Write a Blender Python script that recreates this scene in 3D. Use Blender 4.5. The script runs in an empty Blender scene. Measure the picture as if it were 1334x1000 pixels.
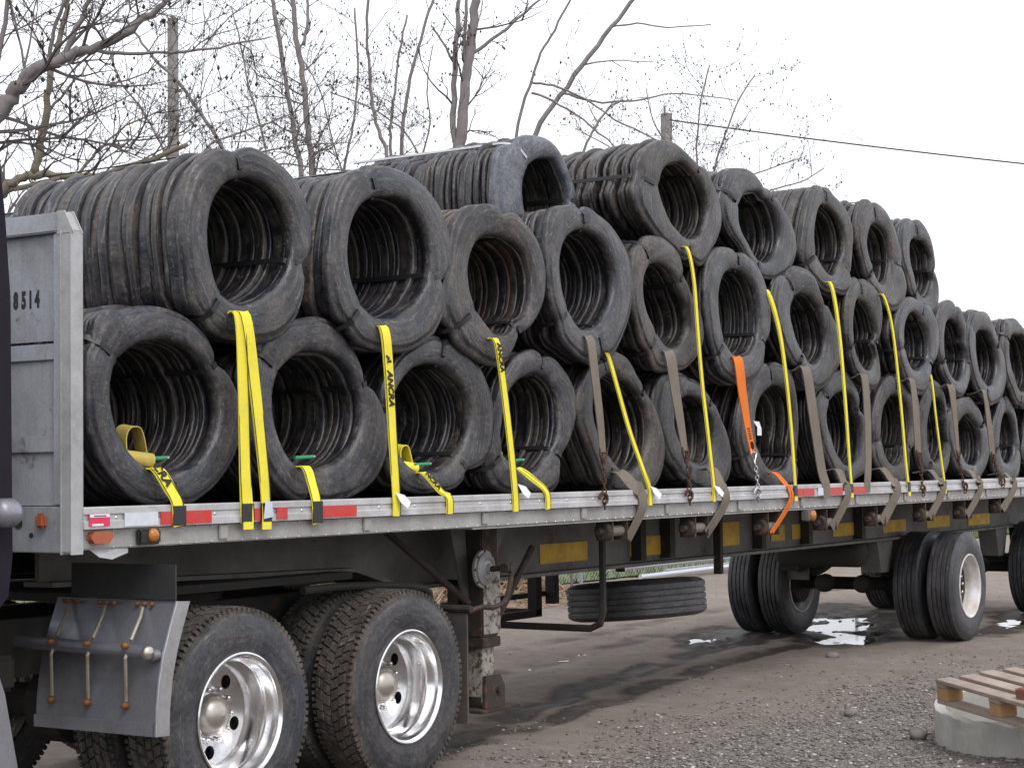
import bpy, bmesh, math, random
import numpy as np
from mathutils import Vector, Matrix
random.seed(7); RNG=np.random.default_rng(11)
SC=bpy.context.scene; COL=SC.collection
# ---------------------------------------------------------------- camera
cam=bpy.data.cameras.new('camera'); cam_o=bpy.data.objects.new('camera',cam); COL.objects.link(cam_o); SC.camera=cam_o
cam.sensor_fit='HORIZONTAL'; cam.sensor_width=36; cam.lens=36*2373.55/1334; cam.clip_start=.1; cam.clip_end=2000
_y,_p,_r=.9977,.048,-.0128
fw=Vector((math.sin(_y)*math.cos(_p),math.cos(_y)*math.cos(_p),math.sin(_p)))
rt=Vector((math.cos(_y),-math.sin(_y),0)); up=rt.cross(fw)
r2=rt*math.cos(_r)+up*math.sin(_r); u2=-rt*math.sin(_r)+up*math.cos(_r)
M=Matrix((r2,u2,-fw)).transposed().to_4x4(); M.translation=(-5.5243,-5.7468,1.6565); cam_o.matrix_world=M
# ---------------------------------------------------------------- overcast sky, soft sun
SUN_EL,SUN_AZ=50,215           # azimuth: direction the light comes from, degrees from +y towards +x
W=bpy.data.worlds.new('World'); SC.world=W; W.use_nodes=True
nt=W.node_tree; bg=nt.nodes['Background']; bg.inputs[1].default_value=.1
sky=nt.nodes.new('ShaderNodeTexSky'); sky.sky_type='NISHITA'; sky.sun_disc=False
sky.sun_elevation=math.radians(SUN_EL); sky.sun_rotation=math.radians(SUN_AZ); sky.dust_density=4
mx=nt.nodes.new('ShaderNodeMix'); mx.data_type='RGBA'; mx.inputs[0].default_value=.88
mx.inputs[7].default_value=(13.1,13.35,14.0,1)
nt.links.new(sky.outputs[0],mx.inputs[6]); nt.links.new(mx.outputs[2],bg.inputs[0])
sl=bpy.data.lights.new('sun','SUN'); sl.energy=1.5; sl.angle=math.radians(25); sl.color=(1,.98,.965)
so=bpy.data.objects.new('sun',sl); COL.objects.link(so)
az=math.radians(SUN_AZ); el=math.radians(SUN_EL)
so.rotation_euler=Vector((math.sin(az)*math.cos(el),math.cos(az)*math.cos(el),math.sin(el))).to_track_quat('Z','Y').to_euler()
vs=SC.view_settings; vs.view_transform='Standard'; vs.look='None'; vs.gamma=1; vs.use_curve_mapping=False; vs.exposure=.15
SC.cycles.max_bounces=6
# ---------------------------------------------------------------- materials
def newmat(name):
    m=bpy.data.materials.new(name); m.use_nodes=True
    return m,m.node_tree,m.node_tree.nodes['Principled BSDF']
def N(nt,t,**k):
    n=nt.nodes.new(t)
    for a,b in k.items(): setattr(n,a,b)
    return n
def noise(nt,vec,scale,detail=5,rough=.6,dist=0):
    n=N(nt,'ShaderNodeTexNoise'); n.inputs['Scale'].default_value=scale; n.inputs['Detail'].default_value=detail
    n.inputs['Roughness'].default_value=rough; n.inputs['Distortion'].default_value=dist
    if vec is not None: nt.links.new(vec,n.inputs['Vector'])
    return n.outputs['Fac']
def ramp(nt,fac,stops):
    n=N(nt,'ShaderNodeValToRGB'); nt.links.new(fac,n.inputs[0]); e=n.color_ramp.elements
    while len(e)<len(stops): e.new(.5)
    for q,(p,c) in zip(e,stops):
        q.position=p; q.color=(c,c,c,1) if isinstance(c,(int,float)) else (*c,1)
    return n.outputs[0]
def mixc(nt,fac,a,b,mode='MIX'):
    n=N(nt,'ShaderNodeMix',data_type='RGBA',blend_type=mode)
    for s,v in ((0,fac),(6,a),(7,b)):
        if isinstance(v,(int,float)): n.inputs[s].default_value=v if s==0 else (v,v,v,1)
        elif isinstance(v,tuple): n.inputs[s].default_value=(*v,1)
        else: nt.links.new(v,n.inputs[s])
    return n.outputs[2]
def bump(nt,h,strength,dist,b):
    n=N(nt,'ShaderNodeBump'); n.inputs['Strength'].default_value=strength; n.inputs['Distance'].default_value=dist
    nt.links.new(h,n.inputs['Height']); nt.links.new(n.outputs[0],b.inputs['Normal'])
def coords(nt,rnd=False):
    tc=N(nt,'ShaderNodeTexCoord')
    if not rnd: return tc.outputs['Object']
    oi=N(nt,'ShaderNodeObjectInfo'); ml=N(nt,'ShaderNodeMath',operation='MULTIPLY'); ml.inputs[1].default_value=37
    nt.links.new(oi.outputs['Random'],ml.inputs[0])
    va=N(nt,'ShaderNodeVectorMath',operation='ADD'); nt.links.new(tc.outputs['Object'],va.inputs[0]); nt.links.new(ml.outputs[0],va.inputs[1])
    return va.outputs[0]
def worn(name,base,dirt,scale=4,amt=.5,rough=.6,metal=0,streak=None,bmp=.15,spec=.5,rust=None,rustamt=.5):
    """painted or metal surface with blotchy dirt, optional drip streaks and rust"""
    m,nt,b=newmat(name); co=coords(nt,True)
    f=ramp(nt,noise(nt,co,scale,8,.68),((.5-.22*amt-.08,0),(.78,1)))
    c=mixc(nt,f,base,dirt)
    if streak:
        mp=N(nt,'ShaderNodeMapping'); mp.inputs['Scale'].default_value=streak; nt.links.new(co,mp.inputs[0])
        c=mixc(nt,ramp(nt,noise(nt,mp.outputs[0],1,6,.65),((.48,0),(.8,.75))),c,dirt)
    if rust:
        c=mixc(nt,ramp(nt,noise(nt,co,scale*1.7,8,.7,.4),((.66-.3*rustamt,0),(.74-.3*rustamt,1))),c,rust)
    fine=noise(nt,co,scale*25,4,.6)
    c=mixc(nt,.35,c,ramp(nt,fine,((.3,.55),(.7,1.0))),'MULTIPLY')
    nt.links.new(c,b.inputs['Base Color'])
    nt.links.new(ramp(nt,f,((0,rough),(1,min(1,rough+.25)))),b.inputs['Roughness'])
    b.inputs['Metallic'].default_value=metal; b.inputs['Specular IOR Level'].default_value=spec
    if bmp: bump(nt,fine,bmp,.004,b)
    return m
def rubber(name,dark,dust,amt,seed=0,rough=.55):
    m,nt,b=newmat(name); tc=N(nt,'ShaderNodeTexCoord'); sp=N(nt,'ShaderNodeSeparateXYZ'); nt.links.new(tc.outputs['Object'],sp.inputs[0])
    oi=N(nt,'ShaderNodeObjectInfo')
    def mth(op,a,bb=None):
        n=N(nt,'ShaderNodeMath',operation=op)
        for i,v in enumerate((a,bb)):
            if v is None: continue
            if isinstance(v,(int,float)): n.inputs[i].default_value=v
            else: nt.links.new(v,n.inputs[i])
        return n.outputs[0]
    x,y,z=sp.outputs[0],sp.outputs[1],sp.outputs[2]
    r=mth('SQRT',mth('ADD',mth('MULTIPLY',x,x),mth('MULTIPLY',z,z)))
    th=mth('ARCTAN2',z,x)
    cb=N(nt,'ShaderNodeCombineXYZ'); nt.links.new(mth('MULTIPLY',r,34),cb.inputs[0]); nt.links.new(mth('MULTIPLY',th,1.6),cb.inputs[1]); nt.links.new(mth('ADD',mth('MULTIPLY',y,20),mth('MULTIPLY',oi.outputs['Random'],91)),cb.inputs[2])
    scuff=noise(nt,cb.outputs[0],1,6,.65)              # scuffs that run round the ring
    va=N(nt,'ShaderNodeVectorMath',operation='ADD'); nt.links.new(tc.outputs['Object'],va.inputs[0]); nt.links.new(mth('MULTIPLY',oi.outputs['Random'],53),va.inputs[1])
    blot=noise(nt,va.outputs[0],3.2,7,.65,.3); fine=noise(nt,va.outputs[0],42,5,.65)
    rv=ramp(nt,oi.outputs['Random'],((0,tuple(v*.78 for v in dark)),(.35,tuple(v*1.0 for v in dark)),(.7,tuple(v*1.35 for v in dark)),(1,(dark[0]*1.75,dark[1]*1.45,dark[2]*1.2))))
    c=mixc(nt,ramp(nt,scuff,((.46,0),(.60,.6*amt+.15))),rv,dust)
    c=mixc(nt,ramp(nt,blot,((.47,0),(.66,amt))),c,dust)
    c=mixc(nt,ramp(nt,noise(nt,va.outputs[0],4.3,8,.7,.8),((.47,0),(.60,.75))),c,tuple(v*.55 for v in dark))
    c=mixc(nt,ramp(nt,noise(nt,va.outputs[0],7,8,.75,1),((.66,0),(.72,.55))),c,tuple(min(1,v*1.9) for v in dust))
    c=mixc(nt,ramp(nt,noise(nt,cb.outputs[0],2.7,4,.7,.6),((.60,0),(.645,.6))),c,tuple(min(1,v*1.7) for v in dust))
    c=mixc(nt,.75,c,ramp(nt,fine,((.32,.35),(.66,1.3))),'MULTIPLY')
    nt.links.new(c,b.inputs['Base Color'])
    nt.links.new(ramp(nt,blot,((.35,rough-.1),(.7,rough+.22))),b.inputs['Roughness'])
    b.inputs['Specular IOR Level'].default_value=.65
    s=N(nt,'ShaderNodeMath',operation='ADD'); nt.links.new(scuff,s.inputs[0]); nt.links.new(fine,s.inputs[1])
    bump(nt,s.outputs[0],.5,.008,b)
    return m
def webbing(name,col,dirt,amt):
    m,nt,b=newmat(name); co=coords(nt,True)
    c=mixc(nt,ramp(nt,noise(nt,co,6,6,.7),((.45,0),(.8,amt))),col,dirt)
    wv=N(nt,'ShaderNodeTexWave',bands_direction='Z'); wv.inputs['Scale'].default_value=55; wv.inputs['Distortion'].default_value=1.2; nt.links.new(co,wv.inputs['Vector'])
    c=mixc(nt,.3,c,ramp(nt,wv.outputs['Fac'],((0,.6),(1,1.0))),'MULTIPLY')
    nt.links.new(c,b.inputs['Base Color']); b.inputs['Roughness'].default_value=.75; b.inputs['Specular IOR Level'].default_value=.25
    bump(nt,wv.outputs['Fac'],.3,.002,b); return m
def plain(name,col,rough=.5,metal=0,spec=.5):
    m,nt,b=newmat(name); co=coords(nt,True)
    c=mixc(nt,.4,col,ramp(nt,noise(nt,co,30,5,.6),((.3,.65),(.7,1.05))),'MULTIPLY')
    nt.links.new(c,b.inputs['Base Color']); b.inputs['Roughness'].default_value=rough; b.inputs['Metallic'].default_value=metal; b.inputs['Specular IOR Level'].default_value=spec
    return m
MT={}
MT['bale']=rubber('bale_rubber',(.015,.017,.026),(.118,.102,.092),.62,rough=.36)
MT['bale_brown']=rubber('bale_rubber_brown',(.019,.018,.023),(.125,.102,.086),.62,rough=.42)
MT['bale_blue']=rubber('bale_rubber_bluish',(.080,.092,.118),(.17,.165,.17),.5,rough=.40)
MT['bale_rust']=rubber('bale_rubber_rusty',(.055,.035,.026),(.17,.10,.06),.8,rough=.6)
MT['tyre']=rubber('tyre_sidewall',(.020,.022,.030),(.095,.085,.078),.5,rough=.5)
MT['tyre_dirty']=rubber('tyre_tread_dirt',(.034,.030,.028),(.120,.103,.090),.9,rough=.85)
MT['strapblack']=plain('black_plastic_band',(.012,.012,.014),.45)
MT['strapsilver']=plain('silver_band',(.5,.5,.52),.35,.6)
MT['y']=webbing('yellow_webbing',(.90,.78,.07),(.50,.40,.07),.4)
MT['g']=webbing('tan_grey_webbing',(.205,.175,.145),(.12,.10,.08),.7)
MT['o']=webbing('orange_webbing',(.80,.20,.035),(.45,.12,.03),.4)
MT['ybunch']=webbing('soiled_yellow_webbing',(.50,.39,.10),(.20,.16,.07),.8)
MT['print']=plain('black_print',(.015,.015,.015),.7)
MT['white']=plain('white_label',(.78,.78,.78),.6)
MT['red']=worn('red_reflector',(.60,.022,.018),(.42,.10,.09),18,.1,.35,bmp=0)
MT['pink']=plain('crimson_sticker',(.72,.03,.10),.4)
MT['silvertape']=plain('silver_reflector',(.62,.66,.72),.35)
MT['black']=plain('black_steel',(.014,.014,.015),.5)
MT['hook']=plain('black_hook',(.02,.02,.022),.45)
MT['green']=plain('green_handle',(.03,.26,.12),.4)
MT['alu']=worn('rub_rail_aluminium',(.66,.66,.68),(.34,.32,.30),5,.4,.38,.35,(1.2,1.2,9),spec=.5)
MT['panel']=worn('headboard_grey',(.44,.46,.51),(.24,.24,.25),3,.45,.48,.25,(14,14,1.6),bmp=.12,rust=(.16,.14,.13),rustamt=.25)
MT['paleframe']=worn('headboard_frame',(.47,.475,.49),(.27,.26,.25),6,.4,.5,.2,bmp=.1)
MT['beam']=worn('beam_grey',(.19,.185,.18),(.085,.078,.068),3,.8,.65,.1,(2,2,1),rust=(.11,.055,.03),rustamt=.25)
MT['dark']=worn('undercarriage_dark',(.017,.016,.016),(.040,.033,.028),5,.6,.75,0,rust=(.07,.04,.025),rustamt=.25)
MT['rusty']=worn('rusted_steel',(.050,.038,.031),(.03,.024,.021),9,.6,.85,0,rust=(.105,.055,.032),rustamt=.4)
MT['siderail']=worn('side_rail_grey',(.45,.44,.43),(.25,.235,.22),4,.4,.5,.2,(1.2,1.2,6))
MT['galvpaint']=worn('pale_gear_cover',(.42,.42,.42),(.16,.13,.11),8,.5,.5,.3,rust=(.12,.06,.035),rustamt=.15)
MT['legpaint']=worn('flaking_pale_paint',(.42,.41,.38),(.20,.16,.12),12,.6,.7,0,rust=(.085,.052,.036),rustamt=.55)
MT['yellowpatch']=worn('yellow_patch',(.62,.38,.02),(.28,.19,.05),9,.5,.6,0,bmp=0)
MT['chrome']=worn('polished_aluminium',(.92,.93,.95),(.50,.46,.43),5,.2,.12,1,bmp=0)
MT['hub']=worn('hub_alloy',(.62,.60,.56),(.38,.31,.24),7,.5,.28,.9,bmp=0)
MT['whiterim']=worn('white_rim',(.72,.73,.76),(.40,.30,.2),5,.3,.5,0,rust=(.20,.09,.04),rustamt=.15)
MT['fender']=worn('fender_sheet',(.31,.33,.39),(.22,.20,.19),4,.4,.34,.6,(6,6,.8),bmp=.03)
MT['fenderedge']=worn('fender_edge',(.52,.52,.55),(.3,.28,.27),8,.3,.3,.7,bmp=0)
MT['brass']=worn('rusty_bolt',(.34,.17,.06),(.16,.07,.03),30,.5,.5,.5,bmp=0)
MT['stone']=worn('field_stone',(.24,.22,.205),(.15,.135,.125),14,.5,.9,0)
MT['rivet']=plain('rivet_metal',(.5,.5,.5),.35,.6)
MT['rod']=worn('plated_rod',(.62,.60,.55),(.35,.25,.13),12,.5,.35,.7,bmp=0)
MT['flap']=worn('rubber_flap',(.018,.019,.024),(.06,.055,.05),4,.4,.7,0,bmp=.1)
MT['mudflap']=worn('mud_flap',(.03,.034,.045),(.115,.09,.07),5,.9,.75,0,(1,1,.7))
MT['cab']=worn('cab_paint',(.010,.007,.016),(.022,.019,.026),3,.3,.6,0,bmp=.05,spec=.2)
MT['amber']=plain('amber_lens',(.45,.15,.02),.22)
MT['amberdull']=plain('dull_amber_lens',(.38,.10,.04),.35)
MT['chain']=worn('rusty_chain',(.12,.06,.035),(.07,.04,.03),30,.5,.7,.4)
MT['chainsilver']=plain('zinc_chain',(.5,.5,.5),.3,.9)
MT['concrete']=worn('concrete',(.56,.55,.52),(.36,.34,.31),5,.5,.85,0,(3,3,.8),bmp=.5)
MT['wood']=worn('pallet_wood',(.47,.38,.32),(.22,.17,.14),7,.8,.8,0,(2.5,2.5,2.5))
MT['woodblock']=worn('pallet_block',(.50,.30,.14),(.30,.18,.09),9,.6,.8,0)
MT['brick']=worn('brick',(.27,.105,.07),(.22,.13,.105),18,.6,.9,0,bmp=.5)
MT['lumber']=worn('lumber',(.50,.31,.20),(.30,.19,.12),5,.5,.8,0)
MT['pole']=worn('pole_wood',(.30,.285,.285),(.20,.185,.18),3,.6,.85,0,(6,6,.5))
MT['cable']=plain('cable_rubber',(.03,.03,.035),.6)
MT['pipe']=plain('white_pipe',(.55,.57,.62),.4)
MT['galv']=plain('galvanised_wire',(.34,.35,.36),.5,.5)
MT['straw']=worn('chipped_branches',(.42,.31,.21),(.17,.115,.08),3,.6,.9,0)
MT['grass']=worn('grass_blade',(.085,.15,.03),(.15,.14,.05),1.5,.6,.8,0,bmp=0)
def barkmat(name,a,b_):
    m=worn(name,a,b_,6,.6,.9,0,(14,14,2),bmp=.6); return m
MT['bark']=barkmat('grey_bark',(.27,.245,.245),(.16,.14,.14))
MT['barkmoss']=worn('mossy_bark',(.26,.23,.18),(.14,.125,.10),6,.6,.9,0,rust=(.24,.18,.03),rustamt=.22,bmp=.6)
MT['twig']=barkmat('twig_bark',(.13,.11,.108),(.08,.068,.068))
MT['bud']=plain('dark_bud',(.035,.026,.022),.8)
# ---------------------------------------------------------------- mesh builders
class MB:
    def __init__(s): s.v=[]; s.f=[]
    def add(s,vs,fs):
        o=len(s.v); s.v+= [tuple(q) for q in vs]; s.f+=[tuple(i+o for i in f) for f in fs]; return s
    def box(s,x0,x1,y0,y1,z0,z1,mat=None):
        P=[Vector((x,y,z)) for x in (x0,x1) for y in (y0,y1) for z in (z0,z1)]
        if mat: P=[mat@q for q in P]
        return s.add(P,[(0,1,3,2),(4,6,7,5),(0,4,5,1),(2,3,7,6),(0,2,6,4),(1,5,7,3)])
    def tube(s,path,rad,seg=8,cap=True):
        P=[Vector(q) for q in path]; n=len(P)
        if isinstance(rad,(int,float)): rad=[rad]*n
        vs=[]; fs=[]; pr=None
        for i in range(n):
            t=(P[min(i+1,n-1)]-P[max(i-1,0)]); t=t.normalized() if t.length>1e-9 else Vector((0,0,1))
            if pr is None: a=t.orthogonal().normalized()
            else:
                a=pr-t*pr.dot(t); a=a.normalized() if a.length>1e-6 else t.orthogonal().normalized()
            pr=a; b=t.cross(a)
            for k in range(seg):
                q=2*math.pi*k/seg; vs.append(P[i]+(a*math.cos(q)+b*math.sin(q))*rad[i])
        for i in range(n-1):
            for k in range(seg):
                k2=(k+1)%seg; fs.append((i*seg+k,i*seg+k2,(i+1)*seg+k2,(i+1)*seg+k))
        if cap: fs+= [tuple(range(seg-1,-1,-1)),tuple((n-1)*seg+k for k in range(seg))]
        return s.add(vs,fs)
    def lathe(s,prof,c=(0,0,0),seg=32,axis='y',closed=False):
        """prof: (radius, along-axis)"""
        vs=[];fs=[];n=len(prof)
        for k in range(seg):
            q=2*math.pi*k/seg; cs,sn=math.cos(q),math.sin(q)
            for r,h in prof:
                vs.append({'y':(c[0]+r*cs,c[1]+h,c[2]+r*sn),'z':(c[0]+r*cs,c[1]+r*sn,c[2]+h),'x':(c[0]+h,c[1]+r*cs,c[2]+r*sn)}[axis])
        for k in range(seg):
            k2=(k+1)%seg
            for i in range(n if closed else n-1):
                j=(i+1)%n; fs.append((k*n+i,k2*n+i,k2*n+j,k*n+j))
        return s.add(vs,fs)
    def prism(s,poly,y0,y1,plane='xz'):
        n=len(poly); mk={'xz':lambda a,b,h:(a,h,b),'yz':lambda a,b,h:(h,a,b),'xy':lambda a,b,h:(a,b,h)}[plane]
        vs=[mk(a,b,y0) for a,b in poly]+[mk(a,b,y1) for a,b in poly]
        return s.add(vs,[tuple(range(n)),tuple(range(2*n-1,n-1,-1))]+[(i,(i+1)%n+0,(i+1)%n+n,i+n) for i in range(n)])
    def mesh(s,name,mat,smooth=False,fix=True,bevel=0):
        me=bpy.data.meshes.new(name); me.from_pydata(s.v,[],s.f); 
        if fix or bevel:
            bm=bmesh.new(); bm.from_mesh(me)
            if bevel: bmesh.ops.bevel(bm,geom=[e for e in bm.edges if len(e.link_faces)==2 and e.calc_face_angle(0)>.6],offset=bevel,segments=2,affect='EDGES',clamp_overlap=True)
            bmesh.ops.recalc_face_normals(bm,faces=bm.faces); bm.to_mesh(me); bm.free()
        me.materials.append(mat if not isinstance(mat,str) else MT[mat])
        if smooth:
            me.polygons.foreach_set('use_smooth',[True]*len(me.polygons))
        return me
    def obj(s,name,mat,parent=None,smooth=False,loc=None,fix=True,sharp=None,bevel=0):
        me=s.mesh(name,mat,smooth or sharp is not None,fix,bevel)
        if sharp is not None: me.set_sharp_from_angle(angle=math.radians(sharp))
        return link(name,me,parent,loc)
def link(name,data,parent=None,loc=None):
    o=bpy.data.objects.new(name,data); COL.objects.link(o)
    if parent is not None: o.parent=parent
    if loc is not None: o.location=loc
    return o
def tag(o,label=None,cat=None,group=None,kind=None):
    if label: o['label']=label
    if cat: o['category']=cat
    if group: o['group']=group
    if kind: o['kind']=kind
    return o
def empty(name,loc,label,cat,group=None):
    o=bpy.data.objects.new(name,None); COL.objects.link(o); o.location=loc; o.empty_display_size=.1
    return tag(o,label,cat,group)
def rel(parent,o):
    """keep world-space mesh coordinates under a moved parent"""
    o.location=-parent.location if o.parent is parent else o.location
    return o
def catmull(P,sub=4):
    P=[Vector(q) for q in P]; out=[]
    for i in range(len(P)-1):
        a,b,c,d=P[max(i-1,0)],P[i],P[i+1],P[min(i+2,len(P)-1)]
        for k in range(sub):
            t=k/sub; out.append(.5*((2*b)+(c-a)*t+(2*a-5*b+4*c-d)*t*t+(3*b-a-3*c+d)*t**3))
    out.append(P[-1]); return out
def ribbon(mb,P,w,wdir,th=.005,outn=None):
    """flat band of width w along path P"""
    P=[Vector(q) for q in P]; n=len(P); vs=[]; fs=[]
    for i in range(n):
        t=(P[min(i+1,n-1)]-P[max(i-1,0)]).normalized()
        wd=Vector(wdir[i] if isinstance(wdir,list) else wdir); wd=(wd-t*wd.dot(t)).normalized(); nn=t.cross(wd).normalized()
        ww=(w[i] if isinstance(w,list) else w)/2
        vs+=[P[i]-wd*ww-nn*th/2,P[i]+wd*ww-nn*th/2,P[i]+wd*ww+nn*th/2,P[i]-wd*ww+nn*th/2]
    for i in range(n-1):
        for k in range(4):
            k2=(k+1)%4; fs.append((i*4+k,i*4+k2,(i+1)*4+k2,(i+1)*4+k))
    fs+=[(3,2,1,0),((n-1)*4,(n-1)*4+1,(n-1)*4+2,(n-1)*4+3)]
    mb.add(vs,fs)
def text_mesh(txt,size,mat,bold=.0,shear=0,depth=.0008):
    c=bpy.data.curves.new('lettering','FONT'); c.body=txt; c.size=size; c.offset=bold; c.shear=shear; c.extrude=depth; c.align_x='CENTER'; c.align_y='CENTER'; c.resolution_u=3
    o=bpy.data.objects.new('tmp',c); COL.objects.link(o); bpy.context.view_layer.update()
    me=bpy.data.meshes.new_from_object(o.evaluated_get(bpy.context.evaluated_depsgraph_get()))
    bpy.data.objects.remove(o); bpy.data.curves.remove(c); me.name='lettering'
    me.materials.clear(); me.materials.append(MT[mat]); return me
def place_text(me,name,parent,pos,xd,yd):
    xd=Vector(xd).normalized(); yd=Vector(yd); yd=(yd-xd*yd.dot(xd)).normalized(); n=xd.cross(yd)
    o=link(name,me,parent); m=Matrix((xd,yd,n)).transposed().to_4x4(); m.translation=Vector(pos)
    if parent is not None: m.translation=Vector(pos)-parent.location
    o.matrix_local=m; return o
def vnoise(x,y,seed=0):
    """numpy value noise in 0..1"""
    xi=np.floor(x).astype(int); yi=np.floor(y).astype(int); fx=x-xi; fy=y-yi
    fx=fx*fx*(3-2*fx); fy=fy*fy*(3-2*fy)
    def h(a,b):
        q=(a*374761393+b*668265263+seed*974634777)&0x7fffffff; q=((q^(q>>13))*1274126177)&0x7fffffff
        return ((q^(q>>16))&0xffff)/65535.
    return (h(xi,yi)*(1-fx)+h(xi+1,yi)*fx)*(1-fy)+(h(xi,yi+1)*(1-fx)+h(xi+1,yi+1)*fx)*fy
def fbm(x,y,sc,oct=4,seed=0):
    s=0;a=1;t=0
    for o in range(oct):
        s=s+a*vnoise(x*sc,y*sc,seed+o); t+=a; a*=.5; sc*=2.03
    return s/t
def polydist(X,Y,P):
    d=np.full(X.shape,1e9)
    for (ax,ay),(bx,by) in zip(P[:-1],P[1:]):
        vx,vy=bx-ax,by-ay; t=np.clip(((X-ax)*vx+(Y-ay)*vy)/(vx*vx+vy*vy),0,1)
        d=np.minimum(d,np.hypot(X-ax-t*vx,Y-ay-t*vy))
    return d
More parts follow.
